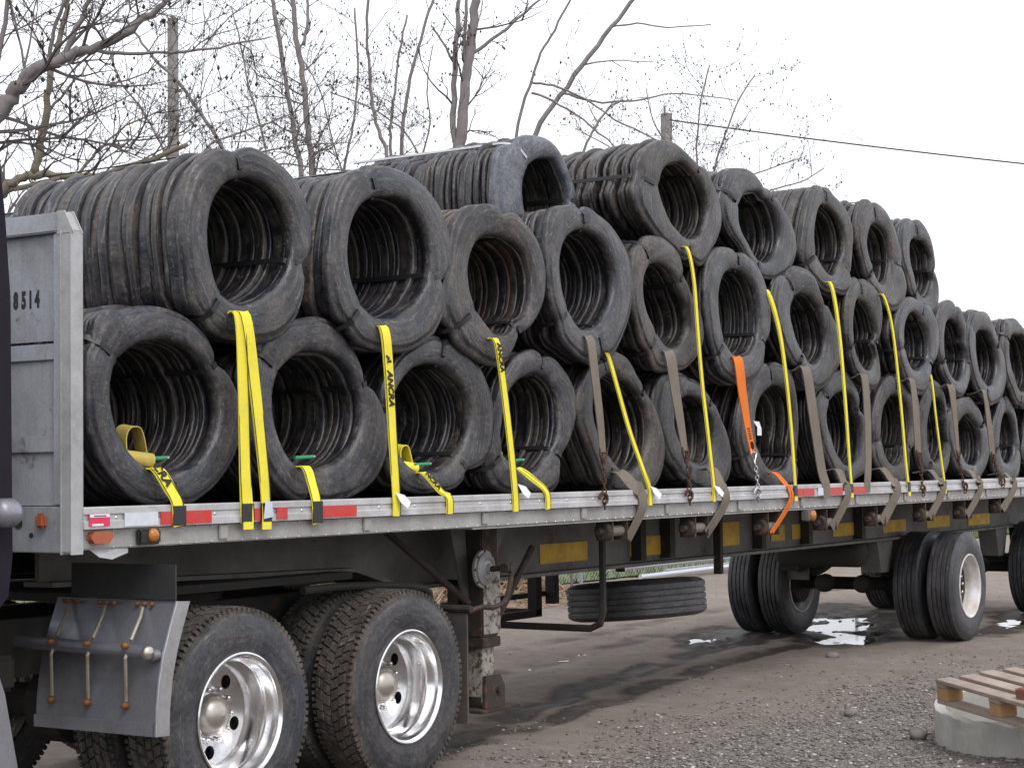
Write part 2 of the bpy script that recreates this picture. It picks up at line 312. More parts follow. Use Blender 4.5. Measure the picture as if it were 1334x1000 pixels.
BALES={
'M1':(0.030,(1.148,2.774),[469, 470, 475, 492, 515, 533, 525, 509, 495, 491, 492, 493, 494, 492, 487, 472, 448, 416, 401, 402, 426, 456, 483, 493, 494, 487, 479, 470, 462, 457, 455, 454, 460, 471, 483, 494, 498, 489, 480, 472],[301, 303, 305, 309, 319, 327, 326, 323, 314, 299, 285, 275, 266, 260, 261, 265, 268, 275, 282, 290, 297, 305, 310, 314, 317, 316, 315, 311, 306, 302, 304, 308, 313, 316, 315, 313, 311, 307, 304, 302],(105, -12, -130)),
'B1':(0.070,(0.603,1.973),[492, 484, 478, 474, 470, 466, 463, 464, 458, 448, 445, 455, 465, 477, 490, 503, 513, 523, 530, 524, 509, 487, 450, 419, 404, 407, 423, 436, 447, 453, 458, 464, 477, 493, 523, 569, 586, 551, 517, 500],[347, 336, 328, 321, 314, 309, 304, 303, 303, 303, 303, 303, 304, 313, 325, 335, 341, 346, 351, 355, 353, 346, 338, 329, 314, 317, 316, 312, 306, 302, 303, 305, 308, 318, 330, 343, 357, 368, 365, 358],(33, 148, -85)),
'B2':(0.090,(1.730,1.980),[569, 548, 534, 526, 518, 510, 502, 493, 483, 472, 463, 475, 494, 514, 535, 564, 587, 593, 585, 558, 521, 479, 447, 422, 431, 453, 473, 475, 474, 474, 474, 475, 484, 507, 532, 558, 586, 604, 604, 589],[353, 348, 345, 344, 343, 340, 330, 320, 310, 304, 299, 293, 290, 298, 306, 315, 324, 332, 341, 348, 351, 351, 350, 332, 338, 330, 323, 317, 310, 303, 297, 300, 309, 318, 328, 338, 349, 356, 359, 358],(22, 150, -100)),
'B3':(0.100,(2.736,1.959),[469, 470, 474, 488, 502, 496, 474, 451, 436, 426, 415, 415, 425, 435, 446, 462, 492, 552, 618, 625, 622, 617, 604, 584, 563, 540, 517, 500, 485, 471, 458, 446, 434, 431, 439, 447, 455, 464, 470, 469],[379, 380, 377, 373, 362, 349, 337, 325, 313, 301, 293, 294, 295, 296, 298, 308, 324, 341, 356, 368, 378, 375, 369, 358, 343, 328, 314, 309, 307, 304, 302, 300, 304, 311, 319, 327, 339, 353, 365, 372],(-42, 75, 175)),
'B4':(0.090,(3.739,1.939),[401, 422, 455, 555, 552, 522, 494, 468, 443, 418, 416, 438, 462, 485, 507, 491, 442, 416, 424, 466, 507, 545, 556, 551, 531, 510, 491, 473, 457, 451, 447, 442, 438, 433, 428, 421, 412, 402, 396, 396],[311, 331, 332, 334, 329, 316, 302, 295, 295, 294, 293, 290, 286, 281, 277, 279, 287, 295, 304, 313, 322, 332, 341, 350, 355, 346, 336, 325, 316, 307, 298, 289, 286, 290, 295, 299, 305, 312, 306, 306],(70, -30, -150)),
'B5':(0.100,(4.870,1.964),[553, 520, 493, 477, 464, 467, 475, 479, 476, 472, 468, 470, 504, 543, 582, 622, 649, 660, 649, 617, 567, 517, 467, 423, 405, 391, 382, 398, 420, 441, 454, 466, 479, 494, 509, 524, 541, 561, 575, 568],[348, 325, 304, 293, 284, 275, 266, 259, 268, 281, 295, 309, 324, 340, 356, 371, 381, 384, 385, 377, 368, 355, 338, 322, 306, 297, 291, 285, 279, 273, 283, 305, 326, 348, 365, 378, 390, 390, 381, 369],(35, 120, -115)),
'B6':(0.120,(5.959,1.929),[540, 502, 473, 444, 415, 388, 386, 391, 396, 401, 409, 439, 476, 513, 550, 587, 615, 623, 602, 548, 486, 425, 391, 378, 365, 351, 338, 338, 348, 357, 367, 377, 401, 452, 506, 560, 610, 629, 633, 594],[278, 258, 239, 219, 205, 207, 211, 215, 219, 223, 227, 233, 249, 268, 287, 306, 318, 314, 307, 300, 290, 280, 269, 260, 254, 250, 245, 240, 236, 231, 235, 244, 254, 264, 273, 282, 287, 293, 299, 296],(40, 130, -110)),
'B7':(0.100,(7.265,1.954),[687, 689, 675, 639, 590, 542, 508, 498, 489, 480, 471, 462, 463, 491, 522, 543, 479, 399, 391, 401, 411, 421, 431, 442, 462, 498, 534, 538, 524, 511, 509, 516, 524, 533, 552, 573, 594, 615, 636, 661],[350, 345, 340, 337, 333, 329, 326, 324, 323, 322, 321, 321, 324, 332, 340, 347, 354, 309, 301, 311, 321, 331, 341, 352, 361, 355, 350, 345, 340, 335, 331, 326, 323, 327, 333, 339, 345, 352, 357, 354],(-35, 100, 200)),
'B8':(0.100,(8.600,1.968),[512, 487, 465, 444, 424, 421, 428, 436, 443, 449, 453, 458, 463, 468, 489, 531, 573, 606, 618, 591, 543, 482, 418, 380, 406, 439, 463, 473, 482, 485, 486, 486, 487, 493, 513, 535, 556, 561, 553, 537],[305, 274, 253, 251, 251, 250, 250, 249, 255, 269, 283, 297, 311, 323, 335, 346, 356, 357, 352, 347, 338, 326, 314, 290, 307, 312, 318, 321, 318, 313, 308, 304, 308, 319, 329, 339, 346, 350, 353, 335],(30, 140, -90)),
'B9':(0.100,(9.785,1.971),[555, 560, 565, 559, 536, 510, 492, 491, 493, 495, 497, 499, 501, 503, 488, 417, 348, 379, 450, 520, 580, 630, 658, 673, 670, 631, 591, 564, 541, 519, 497, 483, 493, 508, 520, 525, 529, 535, 542, 549],[361, 358, 353, 347, 342, 336, 328, 321, 314, 307, 303, 300, 297, 295, 292, 289, 258, 287, 304, 326, 348, 362, 367, 371, 374, 365, 349, 334, 320, 318, 319, 320, 322, 323, 327, 336, 347, 357, 361, 361],(-25, 90, 190)),
'B10':(0.120,(10.877,1.997),[474, 492, 512, 529, 527, 515, 504, 495, 490, 485, 479, 474, 469, 461, 441, 419, 397, 376, 358, 340, 322, 304, 286, 281, 306, 333, 360, 387, 414, 434, 447, 461, 474, 476, 474, 472, 470, 470, 470, 470],[248, 248, 250, 259, 269, 279, 289, 299, 308, 306, 300, 295, 290, 284, 278, 270, 262, 255, 247, 241, 232, 214, 196, 191, 216, 243, 270, 277, 283, 289, 295, 294, 286, 276, 267, 257, 249, 248, 248, 248],(20, 120, -120)),
'B11':(0.100,(11.719,1.909),[624, 566, 519, 493, 469, 444, 420, 395, 371, 360, 383, 409, 435, 461, 486, 512, 549, 603, 657, 690, 674, 625, 561, 506, 480, 459, 438, 417, 411, 414, 416, 419, 429, 459, 492, 529, 575, 623, 648, 658],[320, 299, 277, 265, 261, 257, 253, 250, 246, 242, 239, 241, 258, 277, 296, 315, 334, 352, 356, 351, 345, 332, 313, 293, 274, 255, 236, 223, 228, 234, 241, 248, 254, 263, 278, 293, 309, 325, 341, 341],(150, 20, -90)),
'B12':(0.120,(12.962,1.943),[502, 523, 531, 524, 517, 510, 506, 505, 504, 502, 501, 499, 498, 496, 493, 475, 452, 428, 405, 382, 363, 362, 365, 368, 371, 374, 378, 381, 393, 408, 423, 432, 434, 435, 437, 439, 440, 444, 461, 481],[249, 251, 254, 257, 260, 263, 266, 268, 267, 266, 264, 263, 261, 260, 258, 257, 255, 253, 252, 250, 249, 249, 248, 248, 248, 248, 248, 248, 249, 250, 251, 253, 253, 253, 253, 252, 251, 251, 250, 250],(-20, 100, 200)),
'M2':(0.030,(2.274,2.800),[519, 530, 545, 563, 580, 577, 560, 540, 524, 514, 506, 507, 511, 516, 527, 539, 537, 523, 492, 489, 524, 573, 602, 606, 595, 571, 550, 533, 517, 505, 494, 487, 496, 507, 525, 544, 536, 525, 516, 511],[367, 367, 367, 365, 362, 360, 357, 349, 339, 328, 317, 305, 294, 295, 300, 306, 311, 323, 339, 354, 363, 370, 376, 379, 381, 375, 366, 358, 349, 341, 332, 329, 336, 343, 350, 356, 360, 363, 365, 366],(112, -10, -135)),
'M3':(0.040,(3.360,2.740),[560, 601, 624, 611, 576, 544, 515, 501, 491, 482, 476, 450, 398, 360, 348, 353, 379, 405, 436, 470, 496, 511, 518, 512, 502, 486, 469, 457, 450, 442, 443, 462, 482, 506, 538, 557, 557, 542, 537, 537],[322, 310, 298, 291, 284, 277, 273, 277, 280, 284, 285, 286, 286, 270, 258, 263, 289, 309, 315, 321, 328, 332, 333, 333, 328, 316, 304, 293, 290, 289, 288, 289, 299, 310, 322, 332, 336, 339, 337, 333],(88, -150, -55)),
'M4':(0.040,(4.361,2.848),[494, 484, 477, 471, 482, 501, 504, 499, 502, 511, 519, 524, 531, 538, 546, 554, 562, 574, 591, 606, 618, 615, 604, 578, 544, 519, 498, 479, 463, 465, 472, 478, 484, 505, 550, 592, 585, 554, 524, 506],[337, 328, 321, 314, 308, 306, 309, 312, 314, 309, 302, 297, 296, 296, 296, 296, 300, 311, 324, 336, 344, 351, 354, 347, 337, 329, 323, 318, 313, 314, 319, 324, 329, 334, 342, 350, 355, 356, 355, 347],(97, -142, -70)),
'M5':(0.050,(5.436,2.767),[488, 475, 461, 454, 453, 451, 452, 460, 466, 460, 450, 443, 458, 482, 507, 534, 562, 585, 595, 553, 488, 416, 370, 352, 340, 362, 394, 423, 436, 446, 458, 471, 483, 503, 536, 551, 534, 517, 506, 498],[312, 291, 270, 250, 242, 241, 240, 242, 251, 262, 272, 282, 293, 303, 314, 324, 335, 344, 334, 305, 279, 254, 230, 221, 222, 223, 224, 232, 245, 258, 271, 285, 300, 316, 331, 343, 352, 356, 344, 330],(45, 130, -130)),
'M6':(0.030,(6.529,2.791),[553, 548, 544, 541, 546, 552, 545, 532, 525, 524, 523, 523, 524, 525, 528, 516, 484, 491, 513, 532, 547, 551, 545, 529, 511, 495, 479, 463, 452, 455, 460, 465, 478, 515, 552, 570, 579, 574, 566, 559],[336, 332, 331, 331, 330, 327, 324, 321, 318, 316, 314, 312, 316, 323, 329, 336, 338, 336, 334, 332, 329, 324, 320, 317, 316, 315, 313, 312, 310, 308, 307, 313, 324, 335, 345, 350, 350, 351, 348, 342],(92, -25, -140)),
'M7':(0.050,(7.820,2.747),[594, 545, 499, 465, 437, 408, 383, 388, 409, 429, 451, 474, 497, 521, 544, 568, 592, 633, 681, 688, 646, 542, 465, 426, 390, 353, 343, 371, 402, 432, 458, 482, 507, 535, 566, 599, 642, 681, 686, 652],[285, 265, 255, 244, 234, 223, 213, 212, 226, 240, 255, 269, 281, 292, 302, 314, 326, 339, 347, 333, 313, 296, 286, 276, 267, 257, 248, 245, 251, 258, 265, 272, 285, 304, 324, 342, 350, 355, 347, 317],(38, 135, -125)),
'M8':(0.050,(8.985,2.764),[443, 420, 396, 377, 380, 389, 397, 407, 417, 428, 439, 456, 474, 492, 510, 510, 434, 345, 278, 291, 320, 351, 393, 438, 475, 487, 496, 494, 486, 479, 479, 492, 507, 521, 525, 517, 508, 497, 480, 463],[261, 253, 254, 254, 255, 256, 257, 260, 268, 276, 284, 291, 298, 303, 307, 311, 309, 255, 188, 201, 230, 249, 243, 238, 237, 243, 249, 255, 261, 268, 281, 296, 310, 324, 325, 316, 307, 297, 285, 273],(-10, 100, 200)),
'M9':(0.050,(10.205,2.768),[529, 514, 487, 459, 442, 445, 449, 453, 459, 466, 473, 480, 487, 493, 489, 465, 440, 444, 500, 560, 613, 624, 615, 571, 524, 491, 465, 439, 413, 395, 404, 416, 427, 439, 452, 473, 498, 523, 539, 535],[304, 296, 287, 280, 275, 270, 265, 260, 254, 250, 250, 249, 249, 249, 250, 264, 283, 303, 315, 315, 314, 313, 302, 287, 271, 255, 242, 245, 251, 258, 264, 271, 277, 284, 291, 299, 307, 314, 320, 313],(-25, 60, 190)),
'M10':(0.060,(11.264,2.755),[459, 435, 426, 418, 410, 403, 395, 392, 405, 420, 435, 450, 465, 477, 485, 492, 500, 501, 469, 426, 384, 341, 306, 318, 343, 369, 394, 411, 418, 425, 434, 456, 480, 504, 528, 543, 545, 545, 522, 490],[286, 284, 284, 283, 283, 282, 282, 282, 282, 285, 289, 293, 296, 300, 302, 304, 305, 307, 302, 290, 277, 251, 216, 228, 234, 239, 245, 250, 256, 261, 269, 283, 298, 313, 327, 333, 324, 314, 305, 295],(-15, 90, 200)),
'M11':(0.050,(12.181,2.731),[621, 579, 539, 514, 497, 480, 464, 447, 438, 450, 465, 480, 494, 517, 552, 589, 624, 649, 670, 655, 585, 514, 461, 417, 391, 391, 393, 394, 398, 413, 430, 447, 464, 488, 548, 614, 681, 712, 687, 658],[328, 317, 310, 303, 295, 288, 281, 274, 275, 280, 285, 290, 294, 299, 304, 310, 315, 321, 327, 329, 314, 296, 279, 261, 244, 228, 228, 234, 240, 246, 252, 258, 264, 285, 317, 348, 378, 379, 362, 344],(20, 150, -100)),
'M12':(0.060,(13.295,2.711),[671, 602, 557, 512, 469, 455, 457, 459, 461, 463, 466, 468, 474, 497, 525, 553, 575, 589, 601, 607, 591, 572, 553, 532, 506, 481, 455, 430, 416, 432, 452, 471, 490, 510, 531, 605, 725, 836, 836, 772],[371, 338, 304, 278, 276, 279, 281, 284, 287, 289, 292, 294, 304, 322, 340, 359, 378, 396, 413, 408, 392, 376, 360, 345, 335, 330, 324, 318, 312, 306, 300, 296, 311, 337, 362, 388, 411, 415, 413, 402],(10, 150, -100)),
'T1':(0.300,(4.353,3.414),[654, 665, 668, 636, 579, 516, 463, 412, 364, 345, 338, 332, 325, 318, 313, 313, 314, 316, 316, 313, 310, 304, 297, 291, 289, 291, 293, 303, 318, 332, 348, 365, 382, 400, 431, 469, 518, 586, 629, 647],[323, 321, 321, 322, 314, 297, 279, 266, 259, 252, 245, 238, 232, 228, 223, 223, 224, 226, 226, 223, 220, 214, 207, 201, 199, 201, 203, 213, 228, 242, 243, 242, 244, 255, 267, 280, 292, 304, 314, 323],(147, 0, -100)),
'T2':(0.060,(5.744,3.520),[727, 688, 611, 545, 502, 460, 419, 405, 409, 412, 416, 421, 449, 487, 504, 503, 505, 535, 566, 596, 594, 563, 515, 470, 436, 404, 371, 341, 339, 351, 365, 391, 422, 455, 489, 524, 561, 612, 668, 711],[343, 313, 288, 275, 264, 253, 242, 233, 237, 243, 250, 257, 264, 273, 288, 303, 319, 333, 344, 355, 353, 338, 322, 306, 292, 277, 262, 248, 247, 253, 260, 266, 273, 280, 295, 315, 336, 354, 360, 361],(50, 172, -80)),
'T3':(0.080,(7.008,3.478),[579, 503, 426, 369, 358, 351, 344, 343, 353, 363, 373, 383, 404, 431, 458, 499, 550, 601, 639, 656, 618, 555, 486, 425, 398, 379, 359, 340, 321, 328, 362, 397, 433, 470, 511, 561, 610, 647, 675, 642],[338, 317, 292, 268, 250, 248, 248, 248, 248, 250, 257, 265, 274, 283, 292, 300, 311, 322, 333, 341, 331, 317, 302, 291, 281, 271, 262, 250, 231, 238, 262, 266, 270, 278, 295, 315, 334, 344, 344, 343],(48, 160, -100)),
'T4':(0.060,(8.296,3.490),[520, 541, 590, 564, 506, 455, 439, 433, 426, 419, 413, 411, 441, 480, 517, 540, 549, 481, 445, 446, 459, 487, 506, 494, 478, 461, 443, 426, 418, 429, 443, 456, 469, 482, 489, 492, 493, 494, 497, 508],[301, 296, 288, 279, 270, 260, 256, 259, 262, 265, 268, 268, 263, 259, 255, 251, 255, 264, 273, 282, 289, 289, 287, 284, 282, 279, 277, 274, 271, 272, 282, 294, 305, 316, 324, 321, 317, 312, 308, 305],(100, -30, -155)),
'T5':(0.060,(9.376,3.484),[457, 413, 390, 381, 372, 364, 355, 346, 340, 361, 398, 434, 476, 527, 577, 626, 672, 695, 684, 613, 554, 524, 496, 477, 460, 445, 441, 440, 439, 438, 440, 459, 484, 509, 532, 547, 558, 549, 532, 502],[250, 231, 212, 193, 189, 198, 207, 215, 224, 233, 241, 249, 256, 262, 269, 274, 275, 275, 275, 275, 273, 271, 269, 266, 264, 261, 259, 256, 253, 254, 260, 267, 273, 279, 283, 282, 280, 279, 277, 268],(105, -5, -140)),
'T6':(0.080,(10.476,3.463),[488, 438, 399, 392, 390, 389, 387, 386, 395, 408, 421, 435, 448, 462, 475, 481, 477, 445, 387, 329, 306, 318, 331, 344, 358, 370, 383, 396, 408, 420, 433, 445, 457, 486, 525, 565, 602, 599, 569, 536],[265, 244, 230, 232, 236, 240, 244, 248, 251, 255, 257, 259, 262, 264, 267, 269, 271, 273, 276, 239, 216, 228, 241, 254, 258, 257, 256, 255, 254, 253, 252, 254, 270, 290, 310, 331, 342, 326, 305, 285],(110, 0, -130)),
}
STRAPS={
'Y1a':('y',0.075,[(0.959, 0.0, 2.454), (1.002, 0.0, 2.406), (1.016, -0.01, 2.086), (1.026, -0.012, 1.687), (1.036, -0.012, 1.517), (1.04, -0.012, 1.43)]),
'Y1b':('y',0.070,[(0.996, -0.006, 2.46), (1.039, -0.006, 2.408), (1.096, -0.012, 2.089), (1.153, -0.012, 1.723), (1.174, -0.012, 1.521), (1.173, -0.012, 1.426)]),
'Y2':('y',0.070,[(2.091, 0.01, 2.453), (2.157, 0.01, 2.417), (2.181, 0.0, 2.207), (2.199, -0.012, 1.802), (2.222, -0.012, 1.531), (2.22, -0.012, 1.43)]),
'Y3':('y',0.062,[(3.127, 0.015, 2.435), (3.231, 0.01, 2.413), (3.268, 0.0, 2.251), (3.33, -0.012, 1.852), (3.38, -0.012, 1.541), (3.386, -0.012, 1.425)]),
'Y5':('y',0.050,[(4.626, 0.1, 2.478), (4.586, 0.05, 2.404), (4.664, 0.03, 2.21), (4.808, 0.02, 1.915), (4.927, -0.012, 1.656), (5.006, -0.012, 1.535), (5.013, -0.012, 1.424)]),
'Y6':('y',0.048,[(5.623, 0.04, 3.207), (5.694, 0.03, 3.175), (5.749, 0.015, 2.965), (5.765, 0.0, 2.618), (5.82, 0.0, 2.247), (5.886, -0.012, 1.821), (5.945, -0.012, 1.532), (5.941, -0.012, 1.43)]),
'Y7':('y',0.055,[(6.919, 0.06, 3.075), (6.999, 0.03, 2.97), (7.135, 0.01, 2.699), (7.222, 0.0, 2.352), (7.3, 0.0, 1.945), (7.324, -0.012, 1.53), (7.319, -0.012, 1.436)]),
'Y8':('y',0.055,[(8.09, 0.04, 3.189), (8.18, 0.02, 3.12), (8.294, 0.01, 2.766), (8.367, 0.0, 2.207), (8.394, -0.012, 1.771), (8.429, -0.012, 1.528), (8.424, -0.012, 1.441)]),
'Y9':('y',0.055,[(9.19, 0.04, 3.168), (9.33, 0.02, 3.112), (9.484, 0.01, 2.836), (9.603, 0.0, 2.24), (9.666, -0.012, 1.706), (9.71, -0.012, 1.526), (9.723, -0.012, 1.432)]),
'Y10':('y',0.045,[(10.588, 0.1, 2.622), (10.52, 0.05, 2.476), (10.534, 0.02, 2.125), (10.593, 0.0, 1.733), (10.626, -0.012, 1.529), (10.64, -0.012, 1.438)]),
'YB1':('y',0.075,[(0.414, 0.06, 1.702), (0.5, 0.045, 1.684), (0.547, 0.01, 1.593), (0.567, -0.012, 1.531), (0.577, -0.012, 1.43)]),
'YB2':('y',0.070,[(1.468, 0.08, 1.705), (1.569, 0.06, 1.689), (1.567, 0.02, 1.601), (1.557, -0.012, 1.517), (1.562, -0.012, 1.41)]),
'YB3':('y',0.060,[(2.53, 0.09, 1.688), (2.595, 0.07, 1.65), (2.675, 0.02, 1.556), (2.71, -0.012, 1.518), (2.715, -0.012, 1.429)]),
'YB4':('y',0.055,[(3.436, 0.08, 1.702), (3.537, 0.06, 1.67), (3.65, 0.02, 1.6), (3.727, -0.012, 1.531), (3.741, -0.012, 1.43)]),
'G4':('g',0.085,[(4.21, 0.03, 2.501), (4.315, 0.02, 2.482), (4.34, 0.0, 2.246), (4.398, 0.0, 1.958), (4.421, 0.0, 1.765)]),
'G5':('g',0.110,[(5.265, 0.03, 2.457), (5.377, 0.02, 2.436), (5.418, 0.0, 2.182), (5.498, 0.0, 1.923), (5.538, 0.0, 1.777)]),
'G9':('g',0.120,[(9.751, 0.03, 2.447), (9.947, 0.02, 2.413), (9.969, 0.0, 2.113), (10.004, 0.0, 1.774)]),
'G10':('g',0.120,[(10.849, 0.03, 2.431), (10.964, 0.02, 2.391), (10.992, 0.0, 2.097), (11.053, 0.0, 1.775)]),
'G11':('g',0.110,[(11.782, 0.03, 2.41), (11.909, 0.02, 2.369), (11.985, 0.0, 2.04), (12.057, -0.0, 1.762)]),
'G7':('g',0.120,[(7.536, 0.03, 2.461), (7.643, 0.02, 2.417), (7.726, 0.0, 2.04), (7.855, 0.0, 1.65), (7.911, -0.012, 1.522), (7.921, -0.012, 1.419)]),
'G8':('g',0.100,[(8.683, 0.03, 2.465), (8.838, 0.02, 2.406), (8.836, 0.0, 2.06), (8.832, 0.0, 1.708), (8.775, -0.012, 1.53), (8.77, -0.012, 1.448)]),
'O':('o',0.100,[(6.292, 0.02, 2.468), (6.409, 0.01, 2.445), (6.454, 0.0, 2.213), (6.533, 0.0, 1.958), (6.615, 0.0, 1.769)]),
'WB5':('g',0.100,[(4.596, 0.08, 1.678), (4.749, 0.06, 1.638), (4.832, 0.0, 1.547), (4.881, -0.012, 1.519), (4.908, -0.012, 1.406), (4.836, 0.06, 1.209)]),
'WB6':('g',0.100,[(5.988, 0.09, 1.699), (6.07, 0.06, 1.655), (6.078, 0.0, 1.541), (6.089, -0.012, 1.516), (6.122, -0.012, 1.415), (5.957, 0.06, 1.199)]),
'WO':('o',0.075,[(6.978, 0.08, 1.655), (7.124, 0.06, 1.62), (7.196, 0.0, 1.526), (7.211, -0.012, 1.514), (7.233, -0.012, 1.403), (7.035, 0.06, 1.172)]),
'WB8':('g',0.100,[(8.229, 0.08, 1.692), (8.336, 0.06, 1.635), (8.313, 0.0, 1.523), (8.316, -0.012, 1.511), (8.342, -0.012, 1.411), (8.185, 0.06, 1.168)]),
'WB9':('g',0.120,[(9.134, 0.08, 1.683), (9.307, 0.06, 1.636), (9.377, 0.0, 1.53), (9.399, -0.012, 1.506), (9.429, -0.012, 1.424), (9.262, 0.06, 1.178)]),
'WB10':('g',0.100,[(10.337, 0.09, 1.658), (10.489, 0.06, 1.615), (10.517, -0.0, 1.523), (10.543, -0.012, 1.506), (10.578, -0.012, 1.418), (10.421, 0.06, 1.192)]),
'WB11':('g',0.100,[(11.34, 0.08, 1.661), (11.541, 0.06, 1.608), (11.558, 0.0, 1.526), (11.588, -0.012, 1.508), (11.626, -0.012, 1.415), (11.443, 0.06, 1.185)]),
'WB12':('g',0.100,[(12.416, 0.09, 1.618), (12.611, 0.06, 1.578), (12.614, 0.0, 1.515), (12.65, -0.012, 1.507), (12.667, -0.012, 1.422), (12.508, 0.06, 1.217)]),
}
CHAINS={
'G4':[(4.421, 0.0, 1.755), (4.41, -0.015, 1.62), (4.405, -0.02, 1.418)],
'G5':[(5.549, 0.0, 1.767), (5.559, -0.015, 1.61), (5.565, -0.02, 1.417)],
'O':[(6.638, 0.0, 1.701), (6.641, -0.015, 1.6), (6.648, -0.02, 1.415)],
'G9':[(10.003, 0.0, 1.76), (10.042, -0.01, 1.603), (10.059, -0.02, 1.392)],
'G10':[(11.052, 0.0, 1.761), (11.096, -0.01, 1.596), (11.182, -0.02, 1.401)],
'G11':[(12.079, 0.0, 1.747), (12.154, -0.01, 1.588), (12.301, -0.02, 1.435)],
}
TAGS=[('Y2', (2.245, -0.03, 1.51)), ('Y3', (3.435, -0.03, 1.54)), ('Y5', (5.046, -0.03, 1.504)), ('Y6', (5.968, -0.03, 1.499)), ('O', (6.611, -0.03, 1.947))]
TAPES=[(0.24, 0.444, 'w'), (0.463, 0.551, 'r'), (0.626, 0.795, 'r'), (1.094, 1.189, 'r'), (1.257, 1.337, 'r'), (1.609, 1.883, 'r'), (7.337, 7.465, 'r'), (7.472, 7.684, 'r'), (7.758, 7.863, 'w'), (7.909, 8.249, 'r'), (8.281, 8.361, 'w'), (8.425, 8.77, 'r')]
PATCHES=[(4.851, 1.167, 5.474, 1.035), (6.082, 1.167, 6.73, 1.027), (7.489, 1.23, 7.897, 1.044), (8.504, 1.179, 8.776, 1.047), (8.924, 1.173, 9.126, 1.047), (9.822, 1.151, 10.372, 1.035), (11.027, 1.143, 11.628, 1.028), (12.214, 1.147, 12.887, 1.033), (13.47, 1.137, 14.171, 1.017)]
WINCH=[(4.7, 1.268), (5.853, 1.25), (7.034, 1.218), (8.134, 1.219), (9.201, 1.219), (10.367, 1.221), (11.424, 1.214), (12.482, 1.241)]
